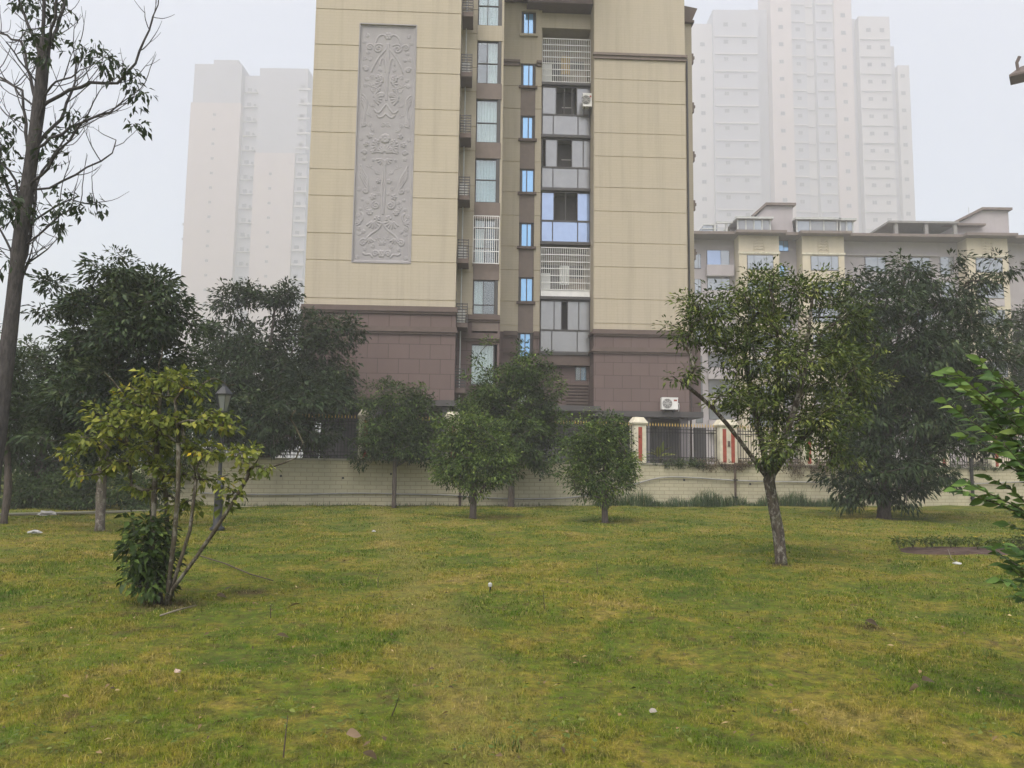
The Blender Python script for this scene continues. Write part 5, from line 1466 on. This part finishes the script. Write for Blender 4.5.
for gx in np.linspace(-2.1, 2.1, 13):
    for gy in (0., .35, .68):
        if (gx/2.15)**2+(gy/.88)**2 > 1: continue
        x, y = BED_C[0]+gx+r_.normal()*.09, BED_C[1]+gy+r_.normal()*.06
        if proto is None:
            pr = []
            for v_ in range(2):
                o = thing('bedding_plant', None, None, (x, y, BED_C[2]+.06))
                q = np.random.default_rng(v_+1).normal(size=(14, 3))*[.07, .07, .05]+[0, 0, .15]
                foliage('foliage', q, np.zeros_like(q), 5, .05, .085, .4, L_bed, o, np.zeros(3), 5+v_, droop=.1, tb=(.5, .25))
                sm = MB()
                for z_ in q[:6]: sm.tube([(0, 0, -.03), tuple(z_*.6), tuple(z_)], .004, 4)
                sm.build('stem', B_brown, o)
                if v_ == 1:
                    fl = MB()
                    for z_ in q[:1]:
                        for a in np.linspace(0, 2*math.pi, 7)[:-1]: fl.poly([(z_[0], z_[1], .27), (z_[0]+.035*math.cos(a-.4), z_[1]+.035*math.sin(a-.4), .285), (z_[0]+.05*math.cos(a), z_[1]+.05*math.sin(a), .275), (z_[0]+.035*math.cos(a+.4), z_[1]+.035*math.sin(a+.4), .285)])
                    fl.build('flower', petal_m, o)
                pr.append(o)
            proto = pr; pr[1].location = (BED_C[0]+.35, BED_C[1]+.1, BED_C[2]+.06)
            o = pr[0]
            tag(pr[1], 'low bedding plant carrying a small yellow flower in the dark soil bed', 'bedding plant', 'flowering plants in the soil bed')
        else:
            src = proto[1] if k % 6 == 2 else proto[0]
            o = src.copy(); COL.objects.link(o); o.location = (x, y, BED_C[2]+.06); o.rotation_euler = (0, 0, r_.uniform(0, 6)); s_ = r_.uniform(.45, 1.0); o.scale = (s_, s_, s_)
            for ch in src.children:
                c_ = ch.copy(); c_.parent = o; COL.objects.link(c_)
        if k % 6 == 2 and o is not proto[0]: tag(o, 'low bedding plant carrying a small yellow flower in the dark soil bed', 'bedding plant', 'flowering plants in the soil bed')
        else: tag(o, 'low leafy bedding plant without flowers in the dark soil bed', 'bedding plant', 'leafy plants in the soil bed')
        k += 1

# ================================================================== STREET LAMP
b = G(217, 531)
t_ = thing('street_lamp', 'black lantern post behind the yellowing bush', 'street lamp', b)
lamp_m = paint('lamp_black', (.030, .032, .036), .2, rough=.5)
MB().lathe([(.17, 0), (.17, .06), (.12, .09), (.10, .12), (.095, .95), (.115, .98), (.115, 1.03), (.06, 1.1), (.045, 1.2), (.04, 2.55), (.055, 2.58), (.055, 2.63), (.03, 2.66), (.03, 2.72)], 14).build('post', lamp_m, t_, True)
MB().tube([(-.28, 0, 2.5), (.28, 0, 2.5)], .016, 6).build('crossbar', lamp_m, t_)
h = MB(); h.lathe([(.05, 2.72), (.10, 2.76), (.10, 2.79)], 6); h.lathe([(.20, 3.17), (.215, 3.20), (.17, 3.26), (.08, 3.36), (.06, 3.38), (.06, 3.43), (.015, 3.46), (.02, 3.50), (.005, 3.56)], 6)
for k in range(6):
    a = 2*math.pi*k/6; h.tube([(.095*math.cos(a), .095*math.sin(a), 2.78), (.19*math.cos(a), .19*math.sin(a), 3.18)], .009, 4)
h.build('lantern_frame', lamp_m, t_)
MB().lathe([(.085, 2.80), (.175, 3.165)], 6).build('lantern_glass', film_mat('lantern_glass', (.17, .18, .19), .25), t_)

# ================================================================== LITTER AND SMALL THINGS ON THE LAWN
white_p = paint('white_litter', (.40, .40, .385), .1)
def crumple(name, label, cat, px, py, size, mat, seed, flat=.45, group=None):
    b = G(px, py); r = np.random.default_rng(seed)
    import bmesh
    bm_ = bmesh.new(); bmesh.ops.create_icosphere(bm_, subdivisions=2, radius=1)
    for v in bm_.verts:
        k_ = 1+.35*r.normal()*.6; v.co = Vector((v.co.x*size*k_, v.co.y*size*.7*k_, max(-.1, v.co.z)*size*flat*k_))
    me = bpy.data.meshes.new(name); bm_.to_mesh(me); bm_.free()
    o = link(name, me, mat); o.location = (b[0], b[1], b[2]+size*flat*.35+.015); o.rotation_euler = (0, 0, r.uniform(0, 3))
    return tag(o, label, cat, group)
crumple('plastic_bag', 'crumpled white plastic bag lying near the tall bare tree', 'litter', 34, 536, .13, white_p, 1)
crumple('plastic_bag', 'flattened pale sack lying on the path at the left', 'litter', 47, 516, .30, paint('sack', (.28, .27, .25), .2), 2, .35)
crumple('paper_scrap', 'small white paper scrap left of the yellowing bush', 'litter', 122, 551, .07, white_p, 3, .5)
crumple('paper_scrap', 'tiny white scrap on the far grass below the dark railings', 'litter', 374, 531, .06, white_p, 4, .5)
crumple('pebble', 'pale pebble in the near grass below the forked tree', 'stone', 653, 714, .028, paint('pale_stone', (.30, .27, .23), .2), 5, .7)
crumple('pebble', 'pale pebble half sunk in the grass at the lower left', 'stone', 177, 680, .03, paint('pink_stone', (.40, .30, .24), .2), 6, .7)
crumple('paper_scrap', 'white scrap lying on the front edge of the soil bed', 'litter', 957, 566, .07, white_p, 7, .5)
# peg-like white tipped marker in the middle of the lawn
b = G(490, 594); t_ = thing('marker_peg', 'small dark peg with a white top in the middle of the lawn', 'peg', b)
MB().tube([(0, 0, -.02), (.004, 0, .05)], .012, 8).build('stake', M['black'], t_); MB().lathe([(.005, .045), (.024, .055), (.026, .085), (.012, .10)], 10).build('cap', white_p, t_)
# big dead leaves
dl_m = [leaf_mat('dead_leaf_pale', [(.0, (.15, .105, .065)), (1., (.24, .17, .11))], .1), leaf_mat('dead_leaf_dark', [(.0, (.04, .028, .014)), (1., (.075, .052, .028))], .05)]
def dead_leaf(label, px, py, L, m, seed):
    b = G(px, py); r = np.random.default_rng(seed); a = r.uniform(0, 6.28)
    if abs(math.cos(a)) < .5: a = .3
    d = np.array([math.cos(a), math.sin(a), .12])
    me = big_leaves(np.array([[-.5*L*d[0], -.5*L*d[1], .02]]), [d], [L], [L*.62], seed)
    o = link('dead_leaf', me, dl_m[m]); o.location = (b[0], b[1], b[2]+.045); tag(o, label, 'dead leaf', 'large dead leaves on the lawn')
dead_leaf('pale curled dead leaf right of the yellowing bush', 294, 609, .17, 0, 1)
dead_leaf('dark dead leaf on the grass below the pale curled one', 283, 641, .13, 1, 2)
dead_leaf('large grey-brown dead leaf near the bottom of the lawn left of centre', 354, 741, .10, 0, 3)
dead_leaf('dark brown dead leaf at the very bottom edge of the lawn', 370, 760, .10, 1, 4)
dead_leaf('large dark dead leaf in the near grass at the lower right', 930, 697, .13, 1, 5)
dead_leaf('thin pale dead leaf beside the large dark one at the lower right', 914, 703, .09, 0, 6)
dead_leaf('dark dead leaf beside the foot of the yellowing bush', 228, 590, .12, 1, 7)
dead_leaf('dark dead leaf a little farther right of the bush foot', 222, 596, .14, 1, 8)
dead_leaf('reddish dead leaf on the bare patch left of the soil bed', 872, 627, .14, 1, 9)
# sticks
def stick(label, pl, r0, m, z=.03):
    pts = [G(*q)+np.array([0, 0, z]) for q in pl]; c = pts[0]
    o = MB().tube(np.array(pts)-c, [r0]*(len(pts)-1)+[r0*.6], 6).build('stick', m, None, True); o.location = tuple(c); tag(o, label, 'stick')
stick('pale straight stick lying beside the yellowing bush', [(160, 621), (178, 613), (196, 605)], .010, M.setdefault('twig', paint('dry_twig', (.22, .19, .14), .3, 8)), .035)
stick('long thin dark twig lying on the grass right of the bush', [(200, 560), (225, 567), (250, 576), (273, 584)], .010, M['rust'], .06)
stick('thin pale straw bent on the grass at the front of the soil bed', [(948, 552), (951, 559), (955, 564)], .006, M['twig'], .045)

# seedlings and broad-leaved weeds
r_ = np.random.default_rng(19)
L_weed = leaf_mat('leaf_weed', [(.0, (.04, .065, .014)), (.5, (.09, .13, .025)), (1., (.18, .21, .05))], .25)
wd = []
for v_ in range(3):
    o = thing('weed', None, None)
    rw_ = np.random.default_rng(v_+40); n = 9+4*v_
    a = rw_.uniform(0, 6.28, n); ro_ = rw_.uniform(.0, .12, n)
    base = np.stack([ro_*np.cos(a), ro_*np.sin(a), .03+.06*rw_.random(n)], 1); d = np.stack([np.cos(a), np.sin(a), .3+0*a], 1)
    link('foliage', big_leaves(base, list(d), rw_.uniform(.02, .05, n), rw_.uniform(.012, .022, n), v_), L_weed, o); wd.append(o)
spots = [(30, 690), (55, 670), (20, 750), (300, 712), (275, 718), (330, 735), (515, 742), (545, 690), (520, 730), (250, 680), (80, 680), (600, 660), (640, 650), (560, 735), (700, 690), (770, 702), (680, 745), (445, 690), (120, 735), (195, 745), (990, 740), (1005, 690), (740, 640), (400, 700), (15, 715), (465, 755), (350, 725), (530, 765), (572, 752), (60, 755)]
used = set()
for i, (px, py) in enumerate(spots):
    b = G(px, py); src = wd[i % 3]
    if i % 3 not in used: o = src; used.add(i % 3)
    else:
        o = src.copy(); COL.objects.link(o)
        for ch in src.children: c_ = ch.copy(); c_.parent = o; COL.objects.link(c_)
    o.location = tuple(b); o.rotation_euler = (0, 0, r_.uniform(0, 6)); s_ = r_.uniform(.7, 1.3); o.scale = (s_, s_, s_)
    tag(o, 'low broad-leaved weed rosette growing in the near grass', 'weed', 'broad-leaved weeds in the lawn')
L_tuft = L_weed
def seedling(label, px, py, h_, seed):
    b = G(px, py); r = np.random.default_rng(seed); t_ = thing('seedling', label, 'seedling', b)
    tip = np.array([r.normal()*.03, r.normal()*.03, h_]); mid = tip*.5+r.normal(size=3)*.01
    MB().tube([(0, 0, -.02), tuple(mid), tuple(tip)], [.005, .004, .002], 5).build('stem', M['rust'], t_)
    n = 9; bs2 = [tip*f for f in r.uniform(.55, 1., n)]; ds2 = [np.array([math.cos(a), math.sin(a), .4]) for a in r.uniform(0, 6.28, n)]
    link('foliage', big_leaves(np.array(bs2), ds2, r.uniform(.03, .055, n), r.uniform(.012, .022, n), seed), L_weed, t_)
seedling('thin upright seedling at the bottom edge left of centre', 283, 758, .22, 1)
seedling('small twiggy seedling on the grass right of the pale dead leaf', 271, 616, .16, 2)
seedling('twiggy seedling in the near grass left of the bottom centre', 391, 712, .14, 3)
seedling('wispy seedling in the mid lawn left of the compact round tree', 597, 576, .26, 4)
seedling('wispy seedling on the mid lawn right of the middle', 545, 612, .22, 5)
seedling('wispy seedling on the mid lawn below the dark railings', 378, 587, .22, 6)
# long tufts of coarse grass in the near lawn
tf = [('coarse bright grass tuft near the bottom, right of centre', 772, 712, .16), ('coarse grass tuft in the near lawn below the pale pebble', 565, 620, .14), ('coarse grass tuft at the bottom left of centre', 503, 745, .12), ('coarse grass tuft in mid lawn left of the forked trunk', 670, 640, .10), ('coarse grass tuft at the lower right edge', 985, 660, .10)]
for i, (lb, px, py, h_) in enumerate(tf):
    b = G(px, py); o = link('grass_tuft', blades(60, 0, 0, .12, .06, h_*.9, .006, 60+i), L_tuft); o.location = tuple(b); tag(o, lb, 'grass tuft', 'coarse tufts in the lawn')
# fallen leaves too small and many to count
r_ = np.random.default_rng(23); n = 2200
y = r_.uniform(4, 26, n)**1.0; x = r_.uniform(-1, 1, n)*(.7*y+1); z = hground(x, y)+.045
a = r_.uniform(0, 6.28, n); d = np.stack([np.cos(a), np.sin(a), r_.normal(size=n)*.2], 1); nr = r_.normal(size=(n, 3))*.3+[0, 0, 1]
v, f = leaf_arrays(np.stack([x, y, z], 1), d, nr, r_.uniform(.02, .065, n), r_.uniform(.012, .03, n))
kp = ~in_bed(x, y)
tag(link('fallen_leaves', mesh_np('fallen_leaves', v, f, np.repeat(r_.random(n), 2)), leaf_mat('leaf_litter', [(.0, (.04, .028, .018)), (.5, (.11, .075, .04)), (.9, (.26, .18, .08)), (1., (.5, .4, .2))], .1)), 'small brown fallen leaves scattered over the lawn', 'fallen leaves', kind='stuff')

# ================================================================== AIR, LIGHT, CAMERA
HAZE = .0015
hz = MB(); hz.box(-450, 450, -130, 640, -1.3, 440)
t = NT('haze_air')
vol = t.n('ShaderNodeVolumePrincipled', {'Color': (.965, .972, 1.), 'Density': HAZE, 'Anisotropy': .0})
t.t.links.new(vol.outputs[0], t.out.inputs['Volume'])
o = hz.build('haze', t.m); o['kind'] = 'stuff'; tag(o, 'pale fog filling the air between the lawn and the towers', 'fog', kind='stuff')

SUN_EL, SUN_AZ = rad(58), rad(205)
w = bpy.data.worlds.new('World'); SC.world = w; w.use_nodes = True
nt = w.node_tree; nt.nodes.clear()
sky = nt.nodes.new('ShaderNodeTexSky'); sky.sky_type = 'NISHITA'; sky.sun_disc = False
sky.sun_elevation = SUN_EL; sky.sun_rotation = SUN_AZ; sky.air_density = 1.0; sky.dust_density = 6.0; sky.ozone_density = 1.0
hs = nt.nodes.new('ShaderNodeHueSaturation'); hs.inputs['Saturation'].default_value = .58
bg = nt.nodes.new('ShaderNodeBackground'); bg.inputs['Strength'].default_value = .15
ow = nt.nodes.new('ShaderNodeOutputWorld')
nt.links.new(sky.outputs[0], hs.inputs['Color']); nt.links.new(hs.outputs[0], bg.inputs[0]); nt.links.new(bg.outputs[0], ow.inputs[0])
sl_ = bpy.data.lights.new('sun', 'SUN'); sl_.energy = .55; sl_.angle = rad(40); sl_.color = (1, .97, .92)
so = bpy.data.objects.new('sun', sl_); COL.objects.link(so)
so.rotation_euler = (math.pi/2-SUN_EL, 0, math.pi-SUN_AZ); so.location = (0, 0, 60)

cam = bpy.data.cameras.new('camera'); co_ = bpy.data.objects.new('camera', cam); COL.objects.link(co_)
cam.sensor_width = 36; cam.lens = 36*FPX/1024; cam.clip_start = .05; cam.clip_end = 3000
co_.matrix_world = Matrix.Translation((0, 0, EYE)) @ RC.to_4x4()
SC.camera = co_
vs = SC.view_settings; vs.view_transform = 'Standard'; vs.look = 'None'; vs.gamma = 1; vs.exposure = 1.1; vs.use_curve_mapping = False
SC.render.engine = 'CYCLES'
cy = SC.cycles
cy.max_bounces = 6; cy.diffuse_bounces = 3; cy.glossy_bounces = 3; cy.transparent_max_bounces = 12; cy.transmission_bounces = 4; cy.volume_bounces = 2
cy.use_denoising = True; cy.use_adaptive_sampling = True; cy.adaptive_threshold = .02
try: cy.denoiser = 'OPENIMAGEDENOISE'
except Exception: pass
cy.sample_clamp_indirect = 6
